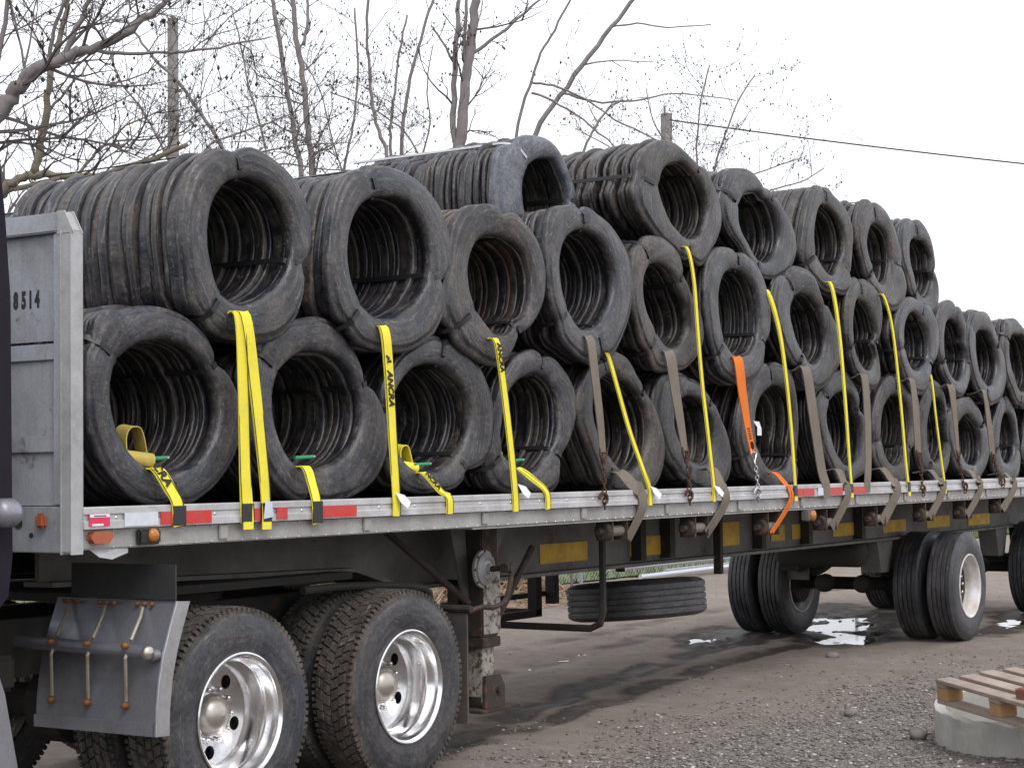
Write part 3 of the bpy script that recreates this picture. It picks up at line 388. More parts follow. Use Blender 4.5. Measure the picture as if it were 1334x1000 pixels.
TREES={
'A':[([(3.18, 4.67, 2.77), (3.2, 4.57, 3.48), (3.26, 4.44, 4.02), (3.34, 4.29, 4.28), (3.4, 4.18, 4.42), (3.44, 4.11, 4.52), (3.52, 3.98, 4.6), (3.62, 3.82, 4.68), (3.71, 3.68, 4.72), (3.82, 3.49, 4.84), (3.92, 3.32, 4.99), (3.97, 3.24, 5.11)],0.093,0.019),([(3.7, 3.7, 4.7), (3.82, 3.52, 4.67), (4.04, 3.17, 4.69), (4.21, 2.89, 4.73), (4.37, 2.65, 4.8)],0.019,0.005),([(3.51, 3.99, 4.62), (3.53, 3.94, 4.83), (3.58, 3.85, 5.06), (3.6, 3.8, 5.22)],0.019,0.011),([(3.57, 3.9, 4.65), (3.62, 3.81, 4.86), (3.66, 3.73, 5.05), (3.67, 3.7, 5.16)],0.027,0.014),([(3.44, 4.12, 4.53), (3.38, 4.17, 4.9), (3.35, 4.19, 5.12)],0.011,0.008),([(3.42, 4.14, 4.51), (3.44, 4.08, 4.84), (3.45, 4.04, 5.09)],0.011,0.005),([(3.2, 4.57, 3.48), (3.3, 4.33, 4.41), (3.33, 4.24, 4.9), (3.34, 4.2, 5.17)],0.027,0.016),([(3.7, 3.7, 4.71), (3.6, 3.87, 4.54), (3.53, 3.99, 4.37)],0.011,0.005),([(3.82, 3.49, 4.84), (3.95, 3.27, 5.07)],0.014,0.008),],
'B':[([(4.15, 5.92, 2.9), (4.23, 5.75, 3.45), (4.32, 5.58, 3.78), (4.41, 5.42, 3.96), (4.48, 5.31, 4.04), (4.58, 5.16, 4.07), (4.71, 4.95, 4.04), (4.87, 4.7, 4.08), (5.04, 4.44, 4.18), (5.18, 4.2, 4.29)],0.061,0.021),([(4.53, 5.23, 4.07), (4.55, 5.19, 4.32), (4.56, 5.14, 4.54), (4.57, 5.1, 4.81), (4.6, 5.04, 5.08), (4.63, 4.97, 5.36), (4.64, 4.92, 5.57)],0.040,0.021),([(4.56, 5.14, 4.54), (4.64, 5.01, 4.72), (4.7, 4.9, 4.87), (4.75, 4.81, 5.02)],0.015,0.006),([(4.72, 4.94, 4.06), (4.79, 4.82, 4.24), (4.87, 4.69, 4.33), (5.0, 4.48, 4.35), (5.15, 4.25, 4.39)],0.015,0.006),([(4.79, 4.82, 4.23), (4.91, 4.61, 4.44), (5.07, 4.35, 4.57)],0.012,0.006),([(4.42, 5.42, 3.94), (4.53, 5.24, 3.99), (4.64, 5.06, 4.03)],0.027,0.018),([(4.71, 4.95, 4.09), (4.72, 4.92, 4.29), (4.78, 4.81, 4.47)],0.009,0.005),],
'E':[([(13.09, 9.55, 3.65), (13.02, 9.48, 5.52), (12.97, 9.53, 5.98), (12.9, 9.58, 6.58), (12.84, 9.63, 7.09), (12.76, 9.7, 7.7), (12.71, 9.73, 8.2)],0.046,0.030),],
'F':[([(14.72, 10.7, 3.82), (14.65, 10.63, 5.84), (14.6, 10.64, 6.55), (14.53, 10.68, 7.32), (14.46, 10.74, 7.87), (14.41, 10.77, 8.41), (14.37, 10.8, 8.74)],0.060,0.038),([(14.52, 10.65, 7.76), (14.54, 10.6, 8.14), (14.52, 10.59, 8.52)],0.027,0.022),],
'P':[([(11.88, 9.59, 3.58), (11.76, 9.6, 5.32), (11.68, 9.69, 5.83), (11.54, 9.88, 6.2), (11.38, 10.09, 6.59), (11.21, 10.32, 6.88), (11.07, 10.51, 7.18), (10.96, 10.67, 7.47)],0.039,0.015),([(12.04, 9.18, 5.32), (11.95, 9.25, 5.99), (11.84, 9.38, 6.58), (11.75, 9.47, 7.16), (11.66, 9.56, 7.65)],0.019,0.010),],
'Q':[([(15.3, 9.79, 3.8), (15.22, 9.72, 6.06), (15.16, 9.78, 6.43), (15.08, 9.86, 6.87), (15.04, 9.88, 7.42), (15.0, 9.89, 7.96), (15.01, 9.83, 8.62)],0.038,0.022),],
'Q2':[([(16.15, 10.32, 3.88), (16.06, 10.26, 6.22), (16.03, 10.25, 6.72), (16.05, 10.18, 7.29), (16.06, 10.1, 7.86), (16.11, 9.98, 8.43)],0.034,0.017),],
'Q3':[([(15.81, 9.93, 3.84), (15.73, 9.85, 6.17), (15.74, 9.76, 6.96), (15.78, 9.66, 7.52), (15.85, 9.5, 8.07), (15.92, 9.35, 8.57)],0.039,0.022),],
'G':[([(15.03, 8.38, 3.71), (14.97, 8.3, 5.71), (14.96, 8.29, 6.05), (14.97, 8.24, 6.34), (14.98, 8.17, 6.97), (14.99, 8.1, 7.49), (15.01, 8.02, 8.12), (15.03, 7.97, 8.44)],0.116,0.058),([(14.96, 8.29, 6.02), (14.9, 8.34, 6.39), (14.88, 8.3, 7.18), (14.88, 8.24, 7.92), (14.87, 8.21, 8.34)],0.058,0.032),([(14.99, 8.11, 7.37), (15.15, 7.86, 7.57), (15.36, 7.49, 7.92), (15.5, 7.26, 8.16)],0.032,0.016),([(14.87, 8.31, 7.28), (14.74, 8.48, 7.66), (14.69, 8.54, 7.76)],0.021,0.011),([(14.98, 8.18, 6.91), (14.94, 8.17, 7.6), (14.94, 8.12, 8.23)],0.032,0.026),],
'H':[([(13.87, 6.49, 3.53), (13.76, 6.51, 5.27), (13.7, 6.55, 5.88), (13.77, 6.38, 6.51), (13.84, 6.25, 6.92), (13.92, 6.1, 7.21), (14.03, 5.89, 7.64)],0.029,0.015),([(13.79, 6.35, 6.55), (13.93, 6.14, 6.51), (14.15, 5.82, 6.33), (14.37, 5.51, 6.05), (14.64, 5.11, 5.79), (14.94, 4.67, 5.44)],0.019,0.010),([(13.79, 6.37, 6.42), (13.94, 6.15, 6.32), (14.16, 5.83, 6.06), (14.37, 5.53, 5.74), (14.55, 5.28, 5.45)],0.019,0.010),],
'H2':[([(14.72, 7.03, 3.61), (14.61, 7.05, 5.23), (14.67, 6.88, 6.09), (14.84, 6.58, 6.58), (15.03, 6.24, 7.12), (15.22, 5.9, 7.58), (15.34, 5.68, 7.92)],0.051,0.030),([(14.86, 6.53, 6.62), (15.09, 6.2, 6.51), (15.31, 5.86, 6.51), (15.5, 5.56, 6.56), (15.71, 5.22, 6.61), (16.1, 4.63, 6.51)],0.020,0.008),([(15.18, 5.97, 7.49), (15.35, 5.69, 7.51), (15.58, 5.36, 7.45), (15.88, 4.89, 7.46)],0.015,0.008),([(14.99, 6.31, 6.99), (15.21, 5.97, 7.03), (15.48, 5.54, 6.98)],0.015,0.005),],
'K':[([(13.28, 5.57, 3.44), (13.25, 5.48, 5.02), (13.32, 5.33, 5.52), (13.38, 5.21, 5.8), (13.47, 5.05, 6.03), (13.55, 4.91, 6.12)],0.023,0.014),],
'I':[([(23.15, 8.68, 4.23), (23.04, 8.66, 6.38), (22.96, 8.71, 7.06), (22.95, 8.68, 7.59), (22.98, 8.58, 8.27), (23.03, 8.46, 8.74)],0.027,0.013),([(23.08, 8.64, 5.84), (23.13, 8.47, 6.85), (23.22, 8.28, 7.52), (23.34, 8.02, 8.19), (23.48, 7.78, 8.59)],0.027,0.013),([(23.05, 8.67, 5.98), (22.76, 9.03, 7.06), (22.52, 9.34, 7.74), (22.43, 9.44, 8.28)],0.020,0.010),([(23.08, 8.64, 5.84), (23.36, 8.14, 6.64), (23.71, 7.56, 6.97), (24.0, 7.1, 7.17)],0.020,0.010),([(23.07, 8.64, 5.98), (22.55, 9.38, 6.8), (22.09, 10.04, 7.34), (21.79, 10.48, 7.62)],0.020,0.010),([(23.12, 8.55, 6.11), (23.66, 7.69, 6.5), (23.94, 7.23, 6.63), (24.14, 6.91, 6.83)],0.020,0.010),],
'R':[([(18.06, 12.87, 4.14), (18.03, 12.74, 6.29), (18.05, 12.64, 6.92), (18.1, 12.51, 7.55), (18.1, 12.44, 8.43), (18.04, 12.45, 9.31)],0.032,0.019),([(18.03, 12.71, 6.54), (17.89, 12.86, 7.3), (17.79, 12.97, 7.93), (17.65, 13.15, 8.31)],0.019,0.009),],
'V':[([(17.26, 10.44, 3.96), (17.14, 10.44, 6.08), (17.08, 10.5, 6.55), (16.9, 10.73, 6.97), (16.64, 11.11, 7.27), (16.31, 11.6, 7.51)],0.024,0.012),([(17.1, 10.47, 6.43), (17.16, 10.33, 7.02), (17.11, 10.35, 7.61), (17.15, 10.24, 8.2)],0.018,0.009),],
'W':[([(9.33, 8.01, 3.33), (9.22, 8.07, 4.68), (9.11, 8.19, 5.19), (8.98, 8.35, 5.61), (8.83, 8.55, 5.95), (8.73, 8.68, 6.38), (8.66, 8.75, 6.8)],0.021,0.011),([(9.24, 8.03, 4.85), (9.36, 7.8, 5.27), (9.54, 7.51, 5.43), (9.76, 7.15, 5.59), (10.02, 6.72, 5.84)],0.017,0.006),([(9.22, 8.07, 4.77), (9.55, 7.52, 5.14), (9.86, 7.02, 5.27), (10.18, 6.52, 5.33)],0.017,0.006),([(9.22, 8.06, 4.77), (9.51, 7.6, 4.93), (9.78, 7.17, 5.05), (10.1, 6.68, 4.98), (10.42, 6.18, 4.94)],0.017,0.006),],
}
# ---------------------------------------------------------------- ground
RUTS=[([(1.5,.35),(3.0,.55),(3.93,.83),(6.5,1.45),(9.26,1.91),(11.2,1.95),(14,2.2)],.26,1.),
      ([(4.4,.62),(6.5,1.0),(9.0,1.38),(11.2,1.35)],.2,.95),
      ([(6.0,2.5),(9,2.9),(12,3.0)],.3,.6),([(4,1.9),(8,2.7),(11,3.2)],.2,.5),([(9,3.6),(14,4.0),(20,4.2)],.3,.5),([(12.2,.2),(15.5,.55),(20,1.2)],.35,.8)]
PUD=[(10.9,2.5,.8,.26,.35),(13.1,2.2,1.6,.55,.42),(11.9,1.55,1.1,.4,.45),(14.9,.55,1.0,.24,.1),(4.25,.93,.10,.03,.2)]
def gfun(X,Y):
    near=np.exp(-np.maximum(0,np.hypot(X-9,Y-2)-14)/6)
    z=(fbm(X,Y,.35,3,1)-.5)*.05+(fbm(X,Y,2.2,4,5)-.5)*.045+(fbm(X,Y,11,3,9)-.5)*.02
    z=z*near-.004
    wet=np.zeros_like(X)
    wob=(fbm(X,Y,1.3,3,21)-.5)*.5
    for P,w,a in RUTS:
        d=polydist(X,Y,P)+wob*w*1.6; m=np.clip(1.25-d/w,0,1); m=m*m*(3-2*m)
        z=z-.018*m*a; wet=np.maximum(wet,m*a*np.clip(.35+1.5*(fbm(X,Y,2.5,4,33)-.25),0,1))
    for px,py,rx,ry,ang in PUD:
        c,s=math.cos(ang),math.sin(ang); dx,dy=X-px,Y-py
        q=np.sqrt(((dx*c+dy*s)/rx)**2+((-dx*s+dy*c)/ry)**2)+(fbm(X,Y,3.2,4,41)-.5)*1.1
        m=np.clip((1.35-q)/.8,0,1); m=m*m*(3-2*m)
        z=z-(.060*m-np.minimum(.3*np.clip(fbm(X*1.2+Y*.25,(Y-.30*X)*2.6,3.0,4,77)-.47,0,1),.046*m))*min(1,ry*4+.25); wet=np.maximum(wet,np.clip((1.9-q)/1.0,0,1))
    grav=np.clip((.15-Y-.06*(X-5)+ (fbm(X,Y,.8,3,55)-.5)*2.2)/1.3,0,1)*np.clip((10.5-X)/3,0,1)
    # parked wheels press the ground flat
    for wx in (1.07,2.42,11.47,14.95):
        for wy in (.34,2.1):
            m=np.exp(-(((X-wx)/.55)**4+((Y-wy)/.6)**4)); z=z*(1-m)+(-.004)*m
    return z,np.clip(wet,0,1),grav
def axis(a,b,st,lo,hi):
    mid=list(np.arange(a,b,st)); l=[]; q=a; s=st
    while q>lo: s*=1.35; q-=s; l.append(q)
    h=[]; q=b; s=st
    while q<hi: s*=1.35; q+=s; h.append(q)
    return np.array(l[::-1]+mid+h)
gx=axis(1.5,20,.05,-400,900); gy=axis(-4.2,7,.05,-400,900)
X,Y=np.meshgrid(gx,gy,indexing='ij'); Z,WET,GRV=gfun(X,Y)
nx,ny=X.shape
me=bpy.data.meshes.new('ground'); me.vertices.add(nx*ny); me.vertices.foreach_set('co',np.stack([X,Y,Z],-1).astype(np.float32).ravel())
idx=np.arange(nx*ny).reshape(nx,ny); q=np.stack([idx[:-1,:-1],idx[1:,:-1],idx[1:,1:],idx[:-1,1:]],-1).reshape(-1,4)
me.loops.add(q.size); me.loops.foreach_set('vertex_index',q.ravel().astype(np.int32)); me.polygons.add(len(q)); me.polygons.foreach_set('loop_start',np.arange(0,q.size,4,dtype=np.int32)); me.polygons.foreach_set('loop_total',np.full(len(q),4,dtype=np.int32))
me.polygons.foreach_set('use_smooth',[True]*len(q)); me.update()
for nm,A in (('wet',WET),('gravel',GRV)):
    at=me.attributes.new(nm,'FLOAT','POINT'); at.data.foreach_set('value',A.astype(np.float32).ravel())
m,nt,b=newmat('dirt'); co=coords(nt)
a1=N(nt,'ShaderNodeAttribute',attribute_name='wet').outputs['Fac']; a2=N(nt,'ShaderNodeAttribute',attribute_name='gravel').outputs['Fac']
c=mixc(nt,ramp(nt,noise(nt,co,.9,6,.6),((.35,0),(.7,1))),(.255,.212,.180),(.335,.290,.255))
c=mixc(nt,ramp(nt,noise(nt,co,5,8,.7),((.42,0),(.72,.8))),c,(.19,.155,.13))
vo=N(nt,'ShaderNodeTexVoronoi'); vo.inputs['Scale'].default_value=62; nt.links.new(co,vo.inputs['Vector'])
vc=N(nt,'ShaderNodeSeparateColor'); nt.links.new(vo.outputs['Color'],vc.inputs[0])
peb=ramp(nt,vc.outputs[0],((0,(.10,.09,.083)),(.5,(.19,.172,.158)),(.85,(.28,.258,.24)),(1,(.46,.44,.42))))
pm=N(nt,'ShaderNodeMath',operation='MULTIPLY'); nt.links.new(a2,pm.inputs[0]); pm.inputs[1].default_value=.85
c=mixc(nt,pm.outputs[0],c,peb)
c=mixc(nt,ramp(nt,noise(nt,co,140,3,.6),((.35,0),(.68,.5))),c,(.12,.10,.086))
c=mixc(nt,ramp(nt,noise(nt,co,85,2,.5),((.66,0),(.72,.6))),c,(.30,.28,.26))
c=mixc(nt,ramp(nt,a1,((.22,0),(.62,1))),c,mixc(nt,.84,c,(.022,.016,.013)))
nt.links.new(c,b.inputs['Base Color'])
nt.links.new(ramp(nt,a1,((0,.95),(.6,.8),(1,.55))),b.inputs['Roughness']); b.inputs['Specular IOR Level'].default_value=.2
hh=N(nt,'ShaderNodeMath',operation='ADD'); nt.links.new(noise(nt,co,60,5,.7),hh.inputs[0]); nt.links.new(noise(nt,co,14,6,.7),hh.inputs[1])
bump(nt,hh.outputs[0],.7,.02,b)
me.materials.append(m); tag(link('ground',me),kind='structure')
# standing water: one level sheet just under the dirt, it shows where the dirt dips
m,nt,b=newmat('muddy_water'); b.inputs['Base Color'].default_value=(.035,.030,.026,1); b.inputs['Roughness'].default_value=.04; b.inputs['IOR'].default_value=1.33; b.inputs['Specular IOR Level'].default_value=.9
bump(nt,noise(nt,coords(nt),9,3,.5),.06,.01,b)
MB().add([(3.2,.3,-.040),(16.5,.3,-.040),(16.5,3.6,-.040),(3.2,3.6,-.040)],[(0,1,2,3)]).obj('puddle_water',m)
tag(bpy.data.objects['puddle_water'],kind='structure')
# lawn behind the fence
lx=axis(8,40,1.,-200,700); 
m,nt,b=newmat('lawn'); co=coords(nt)
c=mixc(nt,ramp(nt,noise(nt,co,.8,7,.7),((.38,0),(.66,1))),(.085,.145,.035),(.14,.125,.07)); c=mixc(nt,.5,c,ramp(nt,noise(nt,co,24,5,.7),((.3,.45),(.7,1.2))),'MULTIPLY')
nt.links.new(c,b.inputs['Base Color']); b.inputs['Roughness'].default_value=.95
mb=MB(); mb.add([(-120,8.05,.03),(600,8.05,.03),(600,700,.03),(-120,700,.03)],[(0,1,2,3)]); tag(mb.obj('lawn',m),kind='structure')
mb=MB()
for i in range(14000):
    x=random.uniform(9,46); y=8.0+random.random()**2*20; h=random.uniform(.06,.22); a=random.uniform(0,6.28); w=.012+.006*(y>14)
    dx,dy=math.cos(a)*w,math.sin(a)*w; lx_,ly_=random.uniform(-.06,.06),random.uniform(-.06,.06)
    mb.add([(x-dx,y-dy,.02),(x+dx,y+dy,.02),(x+lx_,y+ly_,h)],[(0,1,2)])
tag(mb.obj('grass',MT['grass'],fix=False),'rough green grass beyond the wire fence','grass',kind='stuff')
# loose stones
def stones(name,n,fx,fy,rng,smin,smax,mat,keep=None):
    x=fx(n); y=fy(n)
    if keep is not None: k=keep(x,y); x=x[k]; y=y[k]; n=len(x)
    z,_,_=gfun(x,y); s=smin+(smax-smin)*rng.random(n)**4
    base=np.array([(1,0,0),(0,1,0),(-1,0,0),(0,-1,0),(.15,.1,.75),(-.1,.05,-.6),(.72,.7,.28),(-.72,.66,.25),(-.7,-.68,.3),(.68,-.74,.22)],float)
    fc=np.array([(0,6,4),(6,1,4),(1,7,4),(7,2,4),(2,8,4),(8,3,4),(3,9,4),(9,0,4),(6,0,5),(1,6,5),(7,1,5),(2,7,5),(8,2,5),(3,8,5),(9,3,5),(0,9,5)])
    V=base[None]*(1+.5*(rng.random((n,10,3))-.5)); V=V*(s[:,None,None]*np.array([1,1,.75])*(.7+.6*rng.random((n,1,3))))
    a=rng.random(n)*6.283; c,sn=np.cos(a),np.sin(a); Vx=V[:,:,0]*c[:,None]-V[:,:,1]*sn[:,None]; Vy=V[:,:,0]*sn[:,None]+V[:,:,1]*c[:,None]
    P=np.stack([Vx+x[:,None],Vy+y[:,None],V[:,:,2]+z[:,None]+.2*s[:,None]],-1).reshape(-1,3)
    F=(fc[None]+(np.arange(n)*10)[:,None,None]).reshape(-1,3)
    me=bpy.data.meshes.new(name); me.vertices.add(len(P)); me.vertices.foreach_set('co',P.astype(np.float32).ravel())
    me.loops.add(F.size); me.loops.foreach_set('vertex_index',F.ravel().astype(np.int32)); me.polygons.add(len(F)); me.polygons.foreach_set('loop_start',np.arange(0,F.size,3,dtype=np.int32)); me.polygons.foreach_set('loop_total',np.full(len(F),3,dtype=np.int32)); me.update()
    at=me.attributes.new('tone','FLOAT','POINT'); at.data.foreach_set('value',np.repeat(rng.random(n),10).astype(np.float32))
    me.materials.append(mat); return link(name,me)
m,nt,b=newmat('gravel_stone'); at=N(nt,'ShaderNodeAttribute',attribute_name='tone').outputs['Fac']
c=ramp(nt,at,((0,(.10,.09,.083)),(.45,(.185,.166,.15)),(.8,(.26,.236,.218)),(.94,(.34,.315,.295)),(1,(.55,.53,.5))))
nt.links.new(c,b.inputs['Base Color']); b.inputs['Roughness'].default_value=.9
o=stones('gravel',48000,lambda n:3.2+7.5*RNG.random(n)**1.25,lambda n:-3.6+4.6*RNG.random(n),RNG,.004,.017,m,keep=lambda x,y:RNG.random(len(x))<.06+.94*gfun(x,y)[2])
tag(o,'loose grey gravel spread over the dirt in the foreground','gravel',kind='stuff')
o=stones('pebbles',3500,lambda n:3+17*RNG.random(n),lambda n:-1+8*RNG.random(n),RNG,.003,.012,m)
tag(o,'scattered pebbles on the bare dirt beneath the trailer','pebbles',kind='stuff')
for i,(x,y,s,lab) in enumerate([(9.45,.62,.06,'single grey stone lying on the dirt in front of the puddle'),(5.25,-1.72,.06,'flat grey stone lying beside the left rim of the concrete ring'),(6.05,-.95,.05,'small grey stone half sunk in the gravel')]):
    mb=MB(); rr=random.Random(i); 
    vs=[];
    for k in range(6):
        for j in range(8):
            ph=math.pi*k/5; t=2*math.pi*j/8; q=s*(1+.25*(rr.random()-.5)); vs.append((q*math.sin(ph)*math.cos(t)*1.2,q*math.sin(ph)*math.sin(t),q*math.cos(ph)*.6))
    mb.add(vs,[(k*8+j,k*8+(j+1)%8,(k+1)*8+(j+1)%8,(k+1)*8+j) for k in range(5) for j in range(8)])
    tag(mb.obj('stone','stone',loc=(x,y,s*.3),smooth=True),lab,'stone','loose stones on the yard')
# ---------------------------------------------------------------- trailer
TR=empty('flatbed_trailer',(7.3,1.22,0),'long grey flatbed trailer with headboard, loaded with black tyre bales','trailer')
def part(name,mb,mat,parent=None,bevel=0,smooth=False,sharp=None):
    p=parent or TR; o=mb.obj(name,mat,p,bevel=bevel,smooth=smooth,sharp=sharp)
    loc=Vector((0,0,0)); q=p
    while q is not None: loc-=q.location; q=q.parent
    o.location=loc; return o
def B(*a): return MB().box(*a)
ZD=1.528
part('deck_floor',B(.075,16.07,.06,2.38,1.44,1.518),'beam')
def railprof(y,s): # C shaped rub rail, outer face at y
    return [(y,ZD),(y+s*.055,ZD),(y+s*.055,ZD-.012),(y+s*.016,ZD-.016),(y+s*.012,ZD-.04),(y+s*.004,ZD-.046),(y+s*.004,ZD-.075),(y+s*.016,ZD-.08),(y+s*.016,ZD-.092),(y+s*.05,ZD-.094),(y+s*.05,ZD-.098),(y,ZD-.098),(y-s*.004,ZD-.06),(y-s*.004,ZD-.03)]
def railmb(y,s):
    mb=MB(); poly=[(y,ZD),(y-s*.006,ZD-.006),(y-s*.006,ZD-.03),(y,ZD-.037),(y,ZD-.058),(y-s*.008,ZD-.064),(y-s*.008,ZD-.094),(y+s*.055,ZD-.094),(y+s*.055,ZD)]
    n=len(poly); xs=[.004]+[2.0*i for i in range(1,9)]+[16.1]
    for a,b_ in zip(xs[:-1],xs[1:]): mb.prism(poly,a,b_,'yz')
    return mb
part('rub_rail',railmb(0,1),'alu'); part('rub_rail',railmb(2.44,-1),'alu')
part('side_rail',B(.006,16.1,.02,.06,1.345,1.4325),'siderail',bevel=.006); part('side_rail',B(.006,16.1,2.38,2.42,1.345,1.4325),'siderail',bevel=.006)
part('side_rail_flange',B(3.0,16.0,.03,.16,1.333,1.3435),'siderail'); part('side_rail_flange',B(.6,16.0,2.28,2.41,1.333,1.3435),'siderail')
for i in range(13): # spool brackets along the rail
    x=.9+i*1.1; part('stake_pocket',B(x-.03,x+.03,.006,.018,1.36,1.425),'siderail',bevel=.004)
for i in range(26): part('cross_member',B(.4+i*.6,.45+i*.6,.165,2.27,1.34,1.4385),'dark')
for y in (.75,1.66): # two main beams: web, top and bottom flange; goose neck at the front
    top=1.338; poly=[(.45,1.17),(2.75,1.12),(3.25,.985),(15.2,.985),(16.0,1.1),(16.0,top),(.45,top)]
    o=part('main_beam',MB().prism(poly,y,y+.03),'beam')
    mb=MB(); 
    for (ax,az),(bx,bz) in zip(poly[:4],poly[1:5]):
        mb.prism([(ax,az-.002),(bx,bz-.002),(bx,bz-.024),(ax,az-.024)],y-.085,y+.105)
    part('flange',mb,'beam',o)
for i,(x0,z0,x1,z1) in enumerate(PATCHES):
    o=part('yellow_patch',B(x0,x1,.742,.749,min(z0,z1),max(z0,z1)),'yellowpatch')
for x in (4.05,6.1,6.55,8.15,9.1,10.3): part('stiffener',B(x,x+.08,.66,.748,1.0,1.33),'dark')
part('upper_coupler',B(.5,2.5,.5,1.94,1.075,1.115),'dark')
# reflective tape, sticker, lights
for x0,x1,c in TAPES: part('reflective_tape',B(x0,x1,-.0105,-.0055 if False else -.0085,ZD-.092,ZD-.066) if False else B(x0,x1,-.0125,-.0085,ZD-.088,ZD-.03),'red' if c=='r' else 'silvertape')
st=part('sticker',B(.03,.15,-.0125,-.0085,ZD-.082,ZD-.03),'pink'); part('sticker_band',B(.032,.148,-.0145,-.013,ZD-.0445,ZD-.031),'white',st); part('sticker_band',B(.045,.11,-.0145,-.013,ZD-.081,ZD-.072),'white',st)
part('sticker_line',B(.055,.125,-.0165,-.0148,ZD-.040,ZD-.0365),'print',st)
part('marker_light',MB().prism([(.045,1.398),(.062,1.418),(.145,1.418),(.165,1.398),(.145,1.376),(.062,1.376)],-.014,.018),'amberdull',bevel=.005)
hb=part('light_housing',B(.33,.47,-.012,.018,1.355,1.424),'black',bevel=.01); 
part('amber_lens',MB().lathe([(0,-.026),(.02,-.024),(.031,-.012),(.031,.0)],(.415,-.006,1.395),20),'amber',hb,smooth=True)
l3=part('light_housing',B(7.55,7.72,-.01,.05,1.245,1.331),'beam',bevel=.01); part('amber_lens',MB().lathe([(0,-.03),(.03,-.026),(.04,-.012),(.04,.0)],(7.64,-.006,1.287),20),'amber',l3,smooth=True)
# broken lip below the front corner
part('bent_skirt',MB().add([(.06,.03,1.352),(.30,.03,1.345),(.27,.0,1.325),(.17,-.005,1.3),(.1,.0,1.312)],[(0,1,2,3,4)]).add([(.06,.034,1.352),(.30,.034,1.345),(.27,.004,1.325),(.17,-.001,1.3),(.1,.004,1.312)],[(4,3,2,1,0)]),'paleframe')
# headboard
part('headboard_post',MB().prism([(0,1.335),(.058,1.335),(.058,2.70),(.0,2.70)],.0,.066),'paleframe',bevel=.006)
part('headboard_post',B(0,.058,2.315,2.44,1.335,2.70),'paleframe',bevel=.006)
part('headboard_corner',MB().prism([(.0,2.703),(.085,2.703),(.085,2.79),(.05,2.79)],0,.058,'yz'),'paleframe',bevel=.006)
part('headboard_corner',MB().prism([(2.44,2.703),(2.31,2.703),(2.31,2.79),(2.37,2.79)],0,.058,'yz'),'paleframe',bevel=.006)
part('top_rail',B(-.008,.056,.087,2.308,2.705,2.79),'panel',bevel=.006)
for z0,z1 in ((2.243,2.703),(1.787,2.22),(1.537,1.764)):
    part('headboard_panel',B(.03,.045,.068,2.312,z0,z1),'panel')
for z in (2.16,1.764): part('headboard_band',B(.018,.0295,.068,2.312,z,z+.07),'panel',bevel=.003)
part('headboard_skirt',B(.004,.05,.068,2.312,1.335,1.533),'panel',bevel=.004)
part('headboard_stile',B(.006,.0295,.068,.118,1.54,2.70),'panel',bevel=.003)
sk=bpy.data.objects['headboard_skirt']
mb=MB().lathe([(0,-.003),(.024,-.003),(.024,.001)],(.003,.33,1.462),16,'x'); part('drain_hole',mb,'black',sk)
mb=MB().lathe([(0,-.003),(.011,-.003),(.011,.001)],(.003,.25,1.41),12,'x'); part('drain_hole',mb,'black',sk)
part('marker_lamp',B(-.028,.002,.145,.205,1.44,1.505),'amberdull',bevel=.012)
pl=[p for p in TR.children if p.name.startswith('headboard_panel')][0]
for ch,y in (('8',.376),('5',.326),('1',.284),('4',.242)):
    me=text_mesh(ch,.098,'print',.0055); o=link('lettering',me,pl); mm=Matrix(((0,0,-1),(-1,0,0),(0,1,0))).to_4x4(); mm.translation=Vector((.0290,y,2.425)); o.matrix_local=mm; o.scale=(.55,1,1)
    pass
for o in TR.children:
    if o.name.startswith(('headboard','top_rail','marker_lamp')): o.location.x-=.058
mb=MB()
for i in range(150):
    x=.2+i*.105
    for z in (1.352,1.424): mb.lathe([(0,-.004),(.004,-.003),(.006,.0)],(x,.0195,z),6)
    if i%3==0: mb.lathe([(0,-.004),(.005,-.003),(.008,.0)],(x,-.0005,ZD-.048),6)
tag(part('rivet',mb,'rivet'),kind='stuff')
# winches under the side rail
for x,z in WINCH:
    w=part('strap_winch',B(x-.10,x-.085,.04,.16,z-.06,1.331),'rusty'); part('winch_side',B(x+.09,x+.105,.04,.16,z-.06,1.331),'rusty',w)
    part('winch_drum',MB().tube([(x-.084,.09,z),(x+.089,.09,z)],.035,12),'g',w,smooth=False)
    part('winch_gear',MB().lathe([(0,-.02),(.05,-.02),(.062,-.008),(.062,.008),(.05,.02),(0,.02)],(x-.13,.09,z),14,'x'),'rusty',w)
    part('winch_cap',MB().tube([(x-.20,.09,z),(x-.145,.09,z)],.022,10),'rusty',w)
